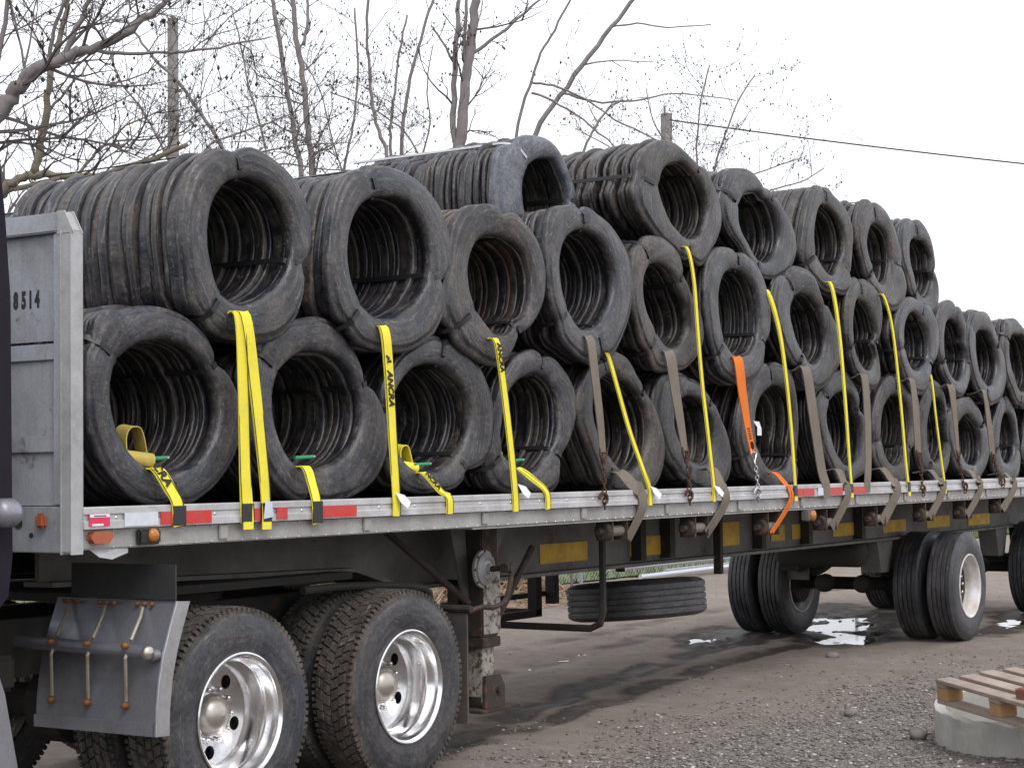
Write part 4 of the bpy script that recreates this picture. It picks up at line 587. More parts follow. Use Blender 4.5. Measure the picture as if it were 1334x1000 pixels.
# landing gear
def landing(y,near):
    s=-1 if near else 1
    lg=part('landing_gear',B(3.62,3.80,y-.09,y+.09,.66,1.33),'rusty',bevel=.008)
    part('inner_leg',B(3.64,3.78,y-.07,y+.07,.30,.659),'legpaint' if near else 'rusty',lg,bevel=.006)
    part('collar',B(3.61,3.81,y-.1,y+.1,.60,.66),'rusty',lg,bevel=.006)
    if near: part('paint_face',B(3.635,3.815,y-.094,y-.0905,.68,1.05),'legpaint',lg)
    for ya in (y-.098,y+.078): part('foot_bracket',MB().prism([(3.63,.235),(3.85,.235),(3.85,.36),(3.80,.43),(3.64,.43)],ya,ya+.02),'rusty',lg)
    part('foot_pin',MB().tube([(3.77,y-.12,.34),(3.77,y+.12,.34)],.022,10),'rusty',lg)
    part('foot_plate',B(3.56,3.98,y-.13,y+.13,.215,.233),'rusty',lg,bevel=.005)
    part('brace',MB().tube([(4.26,y+.25 if not near else y-.05,1.18),(3.80,y-.03,.68)],.021,8),'rusty',lg)
    part('brace',MB().tube([(2.92,y+.12,1.335),(3.58,y-.02,.87)],.022,8),'rusty',lg)
    part('gusset',MB().prism([(3.42,1.33),(3.58,1.33),(3.62,.84),(3.58,.84)],y+.0,y+.02),'beam',lg)
    part('gusset',MB().prism([(3.82,1.33),(4.05,1.33),(3.84,1.02),(3.82,1.02)],y+.0,y+.02),'beam',lg)
    return lg
lg=landing(.48,True); landing(1.96,False)
g=part('gear_cover',MB().lathe([(0,-.05),(.028,-.05),(.034,-.03),(.055,-.026),(.062,-.034),(.070,-.026),(.095,-.016),(.097,-.004),(.114,-.002),(.116,.012),(0,.02)],(3.60,.355,1.075),32),'galvpaint',lg,sharp=35)
for k in range(8): part('cover_bolt',MB().lathe([(0,-.008),(.006,-.007),(.008,0)],(3.60+.106*math.cos(k*.785),.353,1.075+.106*math.sin(k*.785)),8),'rusty',g)
part('gear_shaft',MB().tube([(3.60,.33,1.075),(3.60,.20,1.085)],.018,10),'rusty',lg)
part('crank_joint',MB().tube([(3.575,.20,1.085),(3.665,.20,1.085)],.032,10).tube([(3.62,.165,1.085),(3.62,.235,1.085)],.028,10),'rusty',lg)
part('crank_handle',MB().tube(catmull([(3.63,.18,1.08),(3.60,.17,1.0),(3.54,.17,.90),(3.44,.18,.865),(3.33,.2,.87),(3.22,.22,.85)],5),.0155,8),'rusty',lg,smooth=True)
part('cross_shaft',MB().tube([(3.71,.57,.98),(3.71,1.87,.98)],.02,8),'rusty',lg)
# spare tyre racks
rk=part('spare_rack',MB().tube([(5.02,.36,1.33),(5.02,.36,.72),(5.02,.38,.64),(5.02,.46,.605),(5.02,1.6,.605)],.024,6),'dark')
part('rack_bar',B(4.99,5.05,1.54,1.6,.63,1.33),'dark',rk); part('rack_bar',B(7.3,7.35,.62,.68,.84,1.33),'dark',rk); part('rack_bar',B(7.3,7.35,1.5,1.56,.84,1.33),'dark',rk)
rk=part('spare_rack',B(6.32,6.40,1.70,1.78,.56,1.0),'dark'); part('rack_bar',B(5.5,6.4,1.70,1.76,.545,.60),'dark',rk); part('rack_bar',B(6.34,6.40,1.78,2.6-.25,.55,.60),'dark',rk); part('rack_bar',B(6.9,6.98,1.9,1.98,.6,1.0),'dark',rk); part('rack_bar',B(5.5,6.98,1.98,2.02,.66,.70),'dark',rk)
# suspension and axles
for ax in (11.47,14.95):
    a=part('axle',MB().tube([(ax,.5,.515),(ax,1.94,.515)],.064,14),'dark',smooth=False)
    for y in (.80,1.64):
        part('hanger',MB().prism([(ax-.72,.98),(ax-.30,.98),(ax-.42,.66),(ax-.62,.66)],y-.1,y+.1),'beam' if y<1 else 'dark',a)
        part('hanger',MB().prism([(ax+.35,.98),(ax+.75,.98),(ax+.62,.66),(ax+.45,.66)],y-.1,y+.1),'dark',a)
        part('leaf_spring',MB().tube(catmull([(ax-.55,y,.72),(ax,y,.62),(ax+.55,y,.74)],6),.045,6),'dark',a)
        part('brake_chamber',MB().lathe([(0,-.1),(.07,-.1),(.085,-.06),(.09,0),(.085,.06),(.06,.1),(0,.1)],(ax-.28,y+(.22 if y<1 else -.22),.53),16,'x'),'dark',a,smooth=True)
    part('drum',MB().tube([(ax,.46,.515),(ax,.66,.515)],.2,24),'rusty',a); part('drum',MB().tube([(ax,1.78,.515),(ax,1.98,.515)],.2,24),'rusty',a)
part('air_tank',MB().lathe([(0,-.45),(.09,-.44),(.13,-.38),(.13,.38),(.09,.44),(0,.45)],(10.6,1.2,.85),18,'y'),'dark',smooth=True)
part('splash_plate',B(11.42,11.44,.70,1.0,.60,.98),'beam'); part('splash_plate',B(11.1,11.12,1.55,1.98,.56,.98),'beam')
part('tail_bumper',B(15.85,15.95,.3,2.14,.5,.6),'dark')
for y in (.8,1.6): part('bumper_post',B(15.86,15.92,y,y+.08,.6,1.33),'dark')
# ---------------------------------------------------------------- wheels
def tyre_drive():
    R=.515
    prof=[(.288,-.105),(.300,-.128),(.34,-.137),(.39,-.142),(.44,-.138),(.475,-.128),(.497,-.116),(.500,-.10),(.501,-.05),(.501,0)]
    prof+= [(r,-h) for r,h in prof[-2::-1]]
    mb=MB().lathe(prof,seg=72)
    rr=random.Random(3)
    def blk(y0,y1,t0,t1,r0,r1,sk=0):
        vs=[]
        for r,ins in ((r0,0),(r1,.12)):
            for (yy,tt) in ((y0,t0-sk),(y1,t0+sk),(y1,t1+sk),(y0,t1-sk)):
                ym=(y0+y1)/2; tm=(t0+t1)/2; yy=yy+(ym-yy)*ins; tt=tt+(tm-tt)*ins
                vs.append((r*math.cos(tt),yy,r*math.sin(tt)))
        mb.add(vs,[(4,5,6,7),(0,1,5,4),(1,2,6,5),(2,3,7,6),(3,0,4,7)])
    n=58
    for k,yc in enumerate((-.071,-.024,.024,.071)):
        for i in range(n):
            t=2*math.pi*(i+.5*(k%2))/n; d=math.pi/n*.92; R1=.518+rr.uniform(-.004,.002)
            blk(yc-.0215,yc+.0215,t-d,t+d,.498,R1,.018*(1 if k<2 else -1))
    for s in (-1,1):
        for i in range(92):
            t=2*math.pi*i/92; d=math.pi/92*.62; y0,y1=sorted((s*.099,s*.1215))
            blk(y0,y1,t-d,t+d,.488,.5145)
    return mb
def tyre_rib():
    prof=[(.288,-.105),(.300,-.128),(.34,-.137),(.39,-.140),(.44,-.137),(.475,-.129),(.497,-.118),(.508,-.108)]
    e=[-.108,-.068,-.062,-.024,-.018,.018,.024,.062,.068,.108]
    for i in range(0,len(e)-1):
        a,b_=e[i],e[i+1]
        if i%2==0: prof+=[(.514,a+.002),(.515,(a+b_)/2),(.514,b_-.002)]
        else: prof+=[(.502,a),(.502,b_)]
    prof+=[(.508,.108),(.497,.118),(.475,.129),(.44,.137),(.39,.14),(.34,.137),(.300,.128),(.288,.105)]
    return MB().lathe(prof,seg=72)
def two_tone(me,rcut=.478):
    me.materials.append(MT['tyre_dirty'])
    for p in me.polygons:
        if math.hypot(p.center.x,p.center.z)>rcut: p.material_index=1
M_DRIVE=tyre_drive().mesh('tyre',MT['tyre'],True); M_DRIVE.set_sharp_from_angle(angle=math.radians(38)); two_tone(M_DRIVE,.482)
M_RIB=tyre_rib().mesh('tyre',MT['tyre'],True); M_RIB.set_sharp_from_angle(angle=math.radians(40))
def disc_holes(nh,rin,rout,rc,rh,y,th):
    """wheel disc with nh round hand holes"""
    mb=MB(); sec=2*math.pi/nh; K=24
    for s in range(nh):
        t0=s*sec-sec/2; loop=[]
        for j in range(8): loop.append((rout,t0+sec*j/8))
        for j in range(4): loop.append((rout+(rin-rout)*j/4,t0+sec))
        for j in range(8): loop.append((rin,t0+sec-sec*j/8))
        for j in range(4): loop.append((rin+(rout-rin)*j/4,t0))
        pts=[(r*math.cos(t),r*math.sin(t)) for r,t in loop]
        cx,cz=rc*math.cos(t0+sec/2),rc*math.sin(t0+sec/2); hp=[]
        for x,z in pts:
            a=math.atan2(z-cz,x-cx); hp.append((cx+rh*math.cos(a),cz+rh*math.sin(a)))
        n=len(pts); vs=[(x,y,z) for x,z in pts]+[(x,y+.004,z) for x,z in hp]+[(x,y+th,z) for x,z in hp]
        fs=[(i,(i+1)%n,n+(i+1)%n,n+i) for i in range(n)]+[(n+i,n+(i+1)%n,2*n+(i+1)%n,2*n+i) for i in range(n)]
        mb.add(vs,fs)
    return mb
def rim_barrel(): return MB().lathe([(.288,-.10),(.296,-.118),(.304,-.128),(.304,-.136),(.297,-.140),(.288,-.135),(.281,-.118),(.277,-.085),(.262,-.07),(.256,-.04),(.254,.02),(.250,.05),(.243,.058),(.243,.075)],seg=64)
M_RIM=rim_barrel().mesh('rim',MT['chrome'],True); M_RIM.set_sharp_from_angle(angle=math.radians(50))
M_DISC=disc_holes(5,.10,.243,.182,.034,.060,.03).mesh('disc',MT['chrome'],True,fix=False); M_DISC.set_sharp_from_angle(angle=math.radians(40))
M_HUB=MB().lathe([(0,-.025),(.03,-.022),(.062,-.010),(.085,.010),(.096,.030),(.098,.060)],seg=40).mesh('hub_cap',MT['hub'],True)
M_NUT=MB().lathe([(0,.028),(.010,.030),(.013,.036),(.014,.060)],seg=8).mesh('lug_nut',MT['chrome'],True)
M_BACK=MB().lathe([(0,.13),(.20,.13),(.255,.10),(.285,.13)],seg=32).mesh('brake_drum',MT['dark'])
M_RIMW=rim_barrel().mesh('rim',MT['whiterim'],True); M_RIMW.set_sharp_from_angle(angle=math.radians(50))
M_DISCR=disc_holes(5,.10,.252,.182,.03,.005,.03).mesh('disc',MT['rusty'],True,fix=False)
M_HUBR=MB().lathe([(0,-.03),(.05,-.028),(.062,-.01),(.07,.0),(.10,.002),(.102,.012)],seg=28).mesh('hub_cap',MT['rusty'],True)
def wheel(root,x,y,face,tyre,rim,disc,hub,full,rot=0):
    """face=-1: dish towards the camera side"""
    w=link('wheel',rim,root); w.location=Vector((x,y,.515))-root.location; w.rotation_euler=(0,rot,0 if face<0 else math.pi)
    link('tyre',tyre,w)
    if full:
        link('disc',disc,w); link('hub_cap',hub,w); link('brake_drum',M_BACK,w)
        for k in range(10):
            a=2*math.pi*k/10+.3; o=link('lug_nut',M_NUT,w,(.125*math.cos(a),0 if disc is not M_DISCR else -.055,.125*math.sin(a)))
    else: link('disc',disc,w)
    return w
TRK=empty('semi_truck',(.9,1.22,0),'dark semi truck tractor with chrome rear wheels, coupled under the trailer front','truck')
for x in (1.07,2.42):
    wheel(TRK,x,.19,-1,M_DRIVE,M_RIM,M_DISC,M_HUB,True,.35 if x<2 else .5); wheel(TRK,x,.52,1,M_DRIVE,M_RIM,M_DISC,M_HUB,False)
    wheel(TRK,x,1.92,-1,M_DRIVE,M_RIM,M_DISC,M_HUB,False); wheel(TRK,x,2.25,1,M_DRIVE,M_RIM,M_DISC,M_HUB,True)
for x in (11.47,14.95):
    wheel(TR,x,.19,-1,M_RIB,M_RIMW,M_DISCR,M_HUBR,True,.2); wheel(TR,x,.52,1,M_RIB,M_RIMW,M_DISCR,M_HUBR,False)
    wheel(TR,x,1.92,-1,M_RIB,M_RIMW,M_DISCR,M_HUBR,False); wheel(TR,x,2.25,1,M_RIB,M_RIMW,M_DISCR,M_HUBR,True)
sp=link('spare_tyre',M_RIB); sp.location=(6.38,.86,.70); sp.rotation_euler=(math.radians(85.6),math.radians(.5),0)
tag(sp,'spare tyre lying flat in the rack slung under the trailer','tyre')
# ---------------------------------------------------------------- tractor
def tp(name,mb,mat,parent=None,**k): return part(name,mb,mat,parent or TRK,**k)
for y in (.78,1.58): tp('frame_rail',B(-3.2,3.2,y,y+.08,.74,1.0),'dark')
for x in (-.6,.4,1.75,3.1): tp('frame_cross',B(x,x+.1,.862,1.578,.80,.95),'dark')
tp('fifth_wheel',MB().lathe([(0,.07),(.42,.07),(.46,.04),(.46,0),(0,0)],(1.55,1.22,1.003),28,'z'),'dark')
for x in (1.07,2.42):
    a=tp('drive_axle',MB().tube([(x,.66,.515),(x,1.0,.515),(x,1.12,.515),(x,1.32,.515),(x,1.44,.515),(x,1.78,.515)],[.08,.09,.2,.2,.09,.08],16),'dark'); tp('air_spring',MB().tube([(x+.3,.85,.55),(x+.3,.85,.739)],.12,16),'dark',a)
tp('fuel_tank',MB().tube([(-2.6,.45,.62),(-1.35,.45,.62)],.32,24),'dark')
# sheet metal quarter fender ahead of the drive wheels
fy0,fy1=-.07,.68; prof=[(.50,1.10),(.455,.99),(.415,.88),(.385,.76),(.37,.64),(.365,.52)]
qf=tp('quarter_fender',MB().prism(prof+[(x+.012,z) for x,z in prof[::-1]],fy0,fy1),'fender')
tp('fender_flange',MB().prism(prof+[(x+.075,z-.004) for x,z in prof[::-1]],fy0-.010,fy0-.001),'fenderedge',qf)
tp('fender_lip',MB().tube([(x-.004,fy0-.004,z) for x,z in prof],.007,6),'fenderedge',qf)
tp('fender_hem',B(.352,.3655,fy0+.01,fy1,.52,.575),'fender',qf)
tp('rubber_flap',B(.49,.50,fy0,fy1-.1,1.105,1.262),'flap',qf)
bar=tp('mounting_bar',MB().tube([(.345,.80,.905),(.345,-.045,.885)],.030,16),'fender',qf,smooth=False)
tp('bar_cap',MB().lathe([(0,-.012),(.024,-.008),(.033,.006),(.033,.02)],(.345,-.055,.885),16),'hub',qf,smooth=True)
tp('bar_foot',MB().tube([(.36,-.045,.872),(.40,-.045,.872)],.026,14),'fender',qf)
for y in (.60,.37,.135):
    tp('stay_rod',MB().tube([(.478,y-.02,1.075),(.44,y-.04,1.03),(.345,y-.075,.935)],.0095,8),'rod',qf); tp('stay_rod',MB().tube([(.335,y-.075,.90),(.318,y-.07,.86),(.362,y-.03,.665)],.0085,8),'rod',qf)
    tp('bolt',MB().lathe([(0,-.03),(.012,-.026),(.016,-.012),(.016,0)],(.32,y-.075,.915),10,'x'),'brass',qf)
    tp('bolt',MB().lathe([(0,-.03),(.012,-.026),(.016,-.012),(.016,0)],(.366,y-.028,.645),10,'x'),'brass',qf)
    for d in (-.045,0,.045): tp('bolt',MB().lathe([(0,-.02),(.008,-.018),(.011,-.008),(.011,0)],(.484,y-.03+d,1.085),8,'x'),'brass',qf)
tp('mud_flap',B(3.015,3.03,.09,.68,.24,.86),'mudflap'); tp('mud_flap',B(3.015,3.03,1.78,2.4,.24,.86),'mudflap')
tp('flap_bar',MB().tube([(3.02,.06,.885),(3.02,.9,.885)],.022,8),'dark')
tp('tail_bar',MB().tube(catmull([(2.95,.30,.86),(2.95,.34,1.0),(2.3,.36,1.05),(1.9,.36,1.05)],4),.022,8),'dark')
# air tank, step, cab behind
tp('air_tank',MB().lathe([(0,-.30),(.08,-.28),(.11,-.22),(.11,.22),(.08,.28),(0,.30)],(-.15,.85,.60),18,'x'),'dark',smooth=True)
tp('battery_box',B(-.08,.06,.62,.74,.50,.62),'dark',bevel=.02); tp('valve_block',B(.05,.2,.62,.76,.70,.86),'dark',bevel=.02)
tp('side_fairing',MB().prism([(-1.2,2.97),(-.42,2.97),(-.39,2.75),(-.36,2.40),(-.348,1.34),(-.37,1.18),(-.46,1.09),(-1.2,1.05)],.055,.11),'cab',bevel=.015)
tp('grab_post',MB().lathe([(0,-.06),(.045,-.055),(.06,-.03),(.06,.03),(.045,.055),(0,.06)],(-.42,.0,1.515),20,'x'),'fender',smooth=True)
tp('sleeper_cab',B(-3.4,-1.2,.12,2.32,.95,2.85),'cab',bevel=.08)
tp('step_box',MB().prism([(-1.3,.95),(-.60,.95),(-.54,.80),(-.465,.46),(-.46,.36),(-1.3,.36)],-.12,.10),'fender',bevel=.012)
# ---------------------------------------------------------------- tyre bales
NSEG=72
TH=np.linspace(-math.pi,math.pi,NSEG,endpoint=False)
def per(v): # periodic resample of 40 polar samples
    v=np.array(v)/1000.; t=np.linspace(-math.pi,math.pi,len(v),endpoint=False)
    return np.interp(TH,np.concatenate([t-2*math.pi,t,t+2*math.pi]),np.tile(v,3))
def rnoise(rng,amp,lo=1,hi=5):
    s=np.zeros(NSEG)
    for k in range(lo,hi+1): s+=rng.normal()*np.cos(k*TH+rng.uniform(0,6.28))/k**.5
    return amp*s
def notch(angs,w): 
    s=np.zeros(NSEG)
    for a in angs:
        d=(TH-math.radians(a)+math.pi)%(2*math.pi)-math.pi; s=np.maximum(s,np.exp(-(d/w)**2))
    return s
FRONT=[(0,.075),(.0,.045),(.018,.026),(.06,.013),(.14,.005),(.30,.0),(.56,-.002),(.74,.0),(.80,.002),(.81,.009),(.90,.011),(.958,.015),(.988,.022),(1.0,.033),(1.0,.052),(.95,.060),(.6,.055),(.2,.06)]
BODY=[(.0,.036),(.0,.010),(.012,.004),(.05,.0015),(.5,.0),(.93,.0015),(.975,.005),(.995,.011),(1.0,.019),(.996,.028),(.975,.0335),(.93,.036),(.5,.037)]
def ringmesh(ro,rh,st,rng,front,mat):
    prof=FRONT if front else BODY
    sc=1 if front else rng.uniform(.955,.99)
    ro=ro*sc*(1+rnoise(rng,.007 if front else .010,2,7)); rh=rh*(1 if front else rng.uniform(.985,1.02))*(1+rnoise(rng,.004 if front else .007,2,5))
    rh=np.minimum(rh,ro-.07)
    nb=notch(st,.07); wv=rnoise(rng,.010 if front else .009,1,3)
    ro=ro*(1-.07*nb)*(1+.02*notch([a+16 for a in st]+[a-16 for a in st],.13)); mb=MB(); n=len(prof); vs=[]
    for k,t in enumerate(TH):
        for f,h in prof:
            r=rh[k]+(ro[k]-rh[k])*f; vs.append((r*math.cos(t),h+wv[k]*(.3+.7*f)*(1 if front else .6)+(.014*nb[k]*(1-f*.4) if front and h<.06 else 0),r*math.sin(t)))
    fs=[(k*n+i,((k+1)%NSEG)*n+i,((k+1)%NSEG)*n+(i+1)%n,k*n+(i+1)%n) for k in range(NSEG) for i in range(n)]
    mb.add(vs,fs); return mb.mesh('tyre_ring',MT[mat],True)
SP=.036; NR=28
LABEL={
'B1':'black tyre bale beside the headboard on the deck, rolled dirty yellow strap inside',
'B2':'black tyre bale on the deck behind the two yellow straps that part like a tent',
'B3':'black tyre bale on the deck with bundled yellow strap and green handle inside',
'B4':'black tyre bale on the deck crossed by the printed yellow strap',
'B5':'black tyre bale on the deck behind the first hanging grey strap and rusty chain',
'B6':'black tyre bale on the deck half hidden behind the widest grey strap',
'B7':'black tyre bale on the deck behind the hanging orange strap',
'B8':'black tyre bale on the deck just right of the orange strap bale',
'B9':'black tyre bale on the deck with a wide grey flap folding out of it',
'B10':'narrow view of a tyre bale on the deck right of the wide grey flap',
'B11':'tyre bale on the deck above the white rear wheel, hanging grey strap before it',
'B12':'tyre bale on the deck near the right edge, second last in the bottom row',
'B13':'rearmost tyre bale on the deck, cut by the right edge of the photo',
'M1':'largest black tyre bale, above the headboard top, twin yellow straps leaving its hole',
'M2':'big round black tyre bale, wide hole, single plain yellow strap over its lip',
'M3':'black tyre bale with rusty brown inside and printed yellow strap over its lip',
'M4':'black tyre bale directly below the bluish bale, grey strap over its pointed lip',
'M5':'black tyre bale with the widest grey strap over its lower lip',
'M6':'black tyre bale with the orange strap over its lower lip',
'M7':'black tyre bale in the middle row, next right of the orange strap bale',
'M8':'brownish tyre bale in the middle row, second right of the orange strap bale',
'M9':'black tyre bale in the middle row right of the last full yellow strap',
'M10':'narrow black tyre bale in the middle row just below the end of the top row',
'M11':'black tyre bale in the middle row, nothing above, second from the right edge',
'M12':'rearmost middle row tyre bale, cut by the right edge of the photo',
'T1':'bluish grey smooth tyre bale with a silver band, first of the top row, set back',
'T2':'brown dusty tyre bale, biggest of the top row, in front of the wooden pole',
'T3':'dark tyre bale leaning in the top row just right of the brown dusty one',
'T4':'tyre bale with a pointed top lip, third from the right end of the top row',
'T5':'tall narrow tyre bale in the top row, second from its right end',
'T6':'smallest tyre bale at the right end of the top row',
}
def shifted(src,y0,cx,cz,k):
    y,c,ro,rh,st=BALES[src]; q=7*k%len(ro); ro=np.clip(np.array(ro),380,600)
    return (y0,(cx,cz),list(np.roll(ro,q)),list(np.roll(rh,q)),tuple(a+q*9 for a in st))
ADD={'B13':shifted('B1',.1,13.98,1.97,1)}
ALLB=dict(BALES); ALLB.update(ADD)
mo=np.array(ALLB['M12'][2]); a=ALLB['M12']; ALLB['M12']=(a[0],a[1],list(np.minimum(mo,600)),a[3],a[4])
def strap_loop(ro,rh,ang,L,w=.026,ydip=.0):
    a=math.radians(ang); t=(ang+180)%360/360*NSEG; i=int(t)%NSEG
    o=ro[i]*.975; h=rh[i]; cs,sn=math.cos(a),math.sin(a)
    path=[(h-.012,L),(h-.014,.5*L),(h-.014,.10),(h-.006,.055),(h+.05*(o-h)/.2,.036),(h+.35*(o-h),.010),(h+.7*(o-h),.012),(h+.92*(o-h),.048),(o+.004,.075),(o+.009,.11),(o+.004,.5*L),(o+.002,L)]
    mb=MB(); ribbon(mb,[Vector((r*cs,y-.011 if y<.06 else y,r*sn)) for r,y in path],w,(-sn,0,cs),.007); return mb
def make_bale(key,y0,c,ro,rh,st,mat,label,group,seed,nr=NR,taper=.022):
    rng=np.random.default_rng(seed); ro=per(ro); rh=per(rh)
    zb=c[1]-ro[np.argmin(np.abs(TH+math.pi/2))]
    r=empty('tyre_bale',(c[0],y0,zb),label,'tyre bale',group); dz=c[1]-zb
    fm=ringmesh(ro,rh,st,rng,True,mat); bms=[ringmesh(ro,rh,st,rng,False,('bale_rust' if key=='M3' and j<2 else 'bale_brown' if j==0 else mat if mat!='bale_blue' else 'bale')) for j in range(5)]
    link('tyre_ring',fm,r,(0,0,dz))
    y=.046
    for k in range(1,nr):
        ys=rng.choice((.75,.9,1.1,1.5,2.0),p=(.25,.27,.24,.16,.08)); q=rng.integers(5)
        o=link('tyre_ring',bms[q],r,(rng.normal()*.006,y,dz+rng.normal()*.005-.012*y)); o.rotation_euler=(rng.normal()*.010,rng.normal()*.03,rng.normal()*.010)
        s=(1+rng.normal()*.011)*(1-taper*y); o.scale=(s,ys,s); y+=SP*ys*rng.uniform(.95,1.1)
        if y>1.17: break
    for a in st:
        m='strapsilver' if (key=='T1' and a>100) else 'strapblack'
        o=strap_loop(ro,rh,a,y+.09,.018 if m=='strapsilver' else .026).obj('binding_band',m,r,loc=(0,0,dz),sharp=30)
    return r
MATK={'M5':'bale_brown','T2':'bale_brown','M8':'bale_brown','T1':'bale_blue','B5':'bale_brown','M4':'bale','M12':'bale_brown','T4':'bale_brown','B9':'bale_brown','M3':'bale_brown','B7':'bale_brown','T5':'bale_brown'}
ROOTS={}
for i,(k,(y0,c,ro,rh,st)) in enumerate(ALLB.items()):
    ROOTS[k]=make_bale(k,y0,c,ro,rh,st,MATK.get(k,'bale'),LABEL[k],'tyre bales stacked along the near side of the deck',100+i,60,.055 if k=='M1' else .022)
# far side of the load: second bale behind each near one, seen only through gaps and over the headboard
def copy_tree(o,parent=None):
    c=o.copy(); COL.objects.link(c)
    if parent is not None: c.parent=parent
    for ch in o.children: copy_tree(ch,c)
    return c
far=[('M2','M1'),('M1','M2'),('M4','M3'),('M3','M4'),('M6','M5'),('B2','B1'),('B1','B2'),('B4','B3'),('B3','B4'),('B2','B5'),('B8','B6'),('B5','B7'),('M6','M7'),('B1','B8'),('M2','M8')]
for src,at in far:
    c=copy_tree(ROOTS[src]); t=ROOTS[at].location; z=t.z+(.0 if at[0]=='B' else -.04 if at!='M1' else -.12)
    c.location=(t.x+(.06 if at!='M1' else .0),1.22+.03*(len(src)),z); c.scale=(.9,1,.9) if at=='M1' else (.92,1,.92)
    if at=='M1': c['label']='dark tyre bale on the far side, behind the largest bale, just above the headboard'; 
    else: c['label']='tyre bale on the far side of the deck hidden behind the near bales'; 
    c['group']='far tyre bale above the headboard' if at=='M1' else 'tyre bales on the far side of the deck'
# ---------------------------------------------------------------- load straps
SLAB={
'Y1a':'wide left leg of the yellow strap pair leaving the largest bale',
'Y1b':'slanting right leg of the yellow strap pair leaving the largest bale',
'Y2':'yellow strap with black lettering halfway down, hanging from the second big round bale',
'Y3':'yellow strap with black lettering on its top end, leaving the bale with rusty brown inside',
'Y5':'slanting yellow strap between the first rusty chain and the widest grey strap',
'Y6':'long thin yellow strap from the brown dusty top bale, left of the orange strap',
'Y7':'long yellow strap curving down from the leaning top bale, right of the orange strap',
'Y8':'long yellow strap from the top bale with the pointed lip',
'Y9':'long yellow strap from the tall narrow bale near the right end of the top row',
'Y10':'short thin yellow strap furthest right along the trailer',
'YB1':'short yellow strap with rolled dirty end in the bale beside the headboard',
'YB2':'short yellow strap without bundle, bent over the rail at the second red reflectors',
'YB3':'short lettered yellow strap with a bundled bow and green handle, third bale on the deck',
'YB4':'short yellow strap passing behind the long strap with lettering at its top',
'G4':'grey strap on a rusty chain, hanging from the bale below the bluish bale',
'G5':'widest grey strap, tapering onto a rusty chain left of the long thin yellow strap',
'G9':'grey strap on a chain hanging just right of the last full yellow strap',
'G10':'grey strap on a chain, next left of the rightmost grey strap on a chain',
'G11':'rightmost grey strap on a chain',
'G7':'wide grey strap reaching the rail between red reflectors, right of the orange strap',
'G8':'grey strap running straight to the rail right of the fourth red reflector',
'O':'bright orange strap with a white tag and silver hook and chain',
'WB5':'grey strap folded over the rail to the first winch, beside the slanting yellow strap',
'WB6':'grey strap folded over the rail to the second winch, beside the long thin yellow strap',
'WO':'orange double strap folded over the rail to a winch below the orange hook',
'WB8':'grey strap folded over the rail to a winch between the red reflectors',
'WB9':'broad grey flap folded over the rail to a winch, beneath the last full yellow strap',
'WB10':'grey strap folded over the rail to a winch, below the short thin yellow strap',
'WB11':'grey strap folded over the rail to a winch, above the rear white wheel',
'WB12':'grey strap folded over the rail to the rearmost winch',
}
def link_mesh():
    mb=MB(); seg=10
    P=[(.009*math.sin(2*math.pi*k/seg),0,.019*math.cos(2*math.pi*k/seg)) for k in range(seg)]
    vs=[];fs=[]
    for k in range(seg):
        q=2*math.pi*k/seg; rad=Vector((math.sin(q),0,math.cos(q)))
        for j in range(5):
            a=2*math.pi*j/5; vs.append(Vector(P[k])+(rad*math.cos(a)+Vector((0,1,0))*math.sin(a))*.0045)
    for k in range(seg):
        for j in range(5): fs.append((k*5+j,k*5+(j+1)%5,((k+1)%seg)*5+(j+1)%5,((k+1)%seg)*5+j))
    return mb.add(vs,fs)
M_LINK={c:link_mesh().mesh('chain_link',MT[c],True) for c in ('chain','chainsilver')}
LET={'Y2':(.42,'ANCRA',.055),'Y3':(.23,'ANCRA',.050),'YB3':(.50,'NCRA',.045),'YB1':(.42,'CRA',.062),'Y5':(.10,'ANCRA',.045)}
def samp(P,f):
    d=[0]
    for a,b_ in zip(P[:-1],P[1:]): d.append(d[-1]+(b_-a).length)
    t=f*d[-1]
    for i in range(len(P)-1):
        if d[i+1]>=t:
            u=(t-d[i])/(d[i+1]-d[i]); return P[i].lerp(P[i+1],u),(P[i+1]-P[i]).normalized()
    return P[-1],(P[-1]-P[-2]).normalized()
GRP={'y':'yellow load straps over the tyre bales','g':'grey load straps over the tyre bales','o':'orange load straps'}
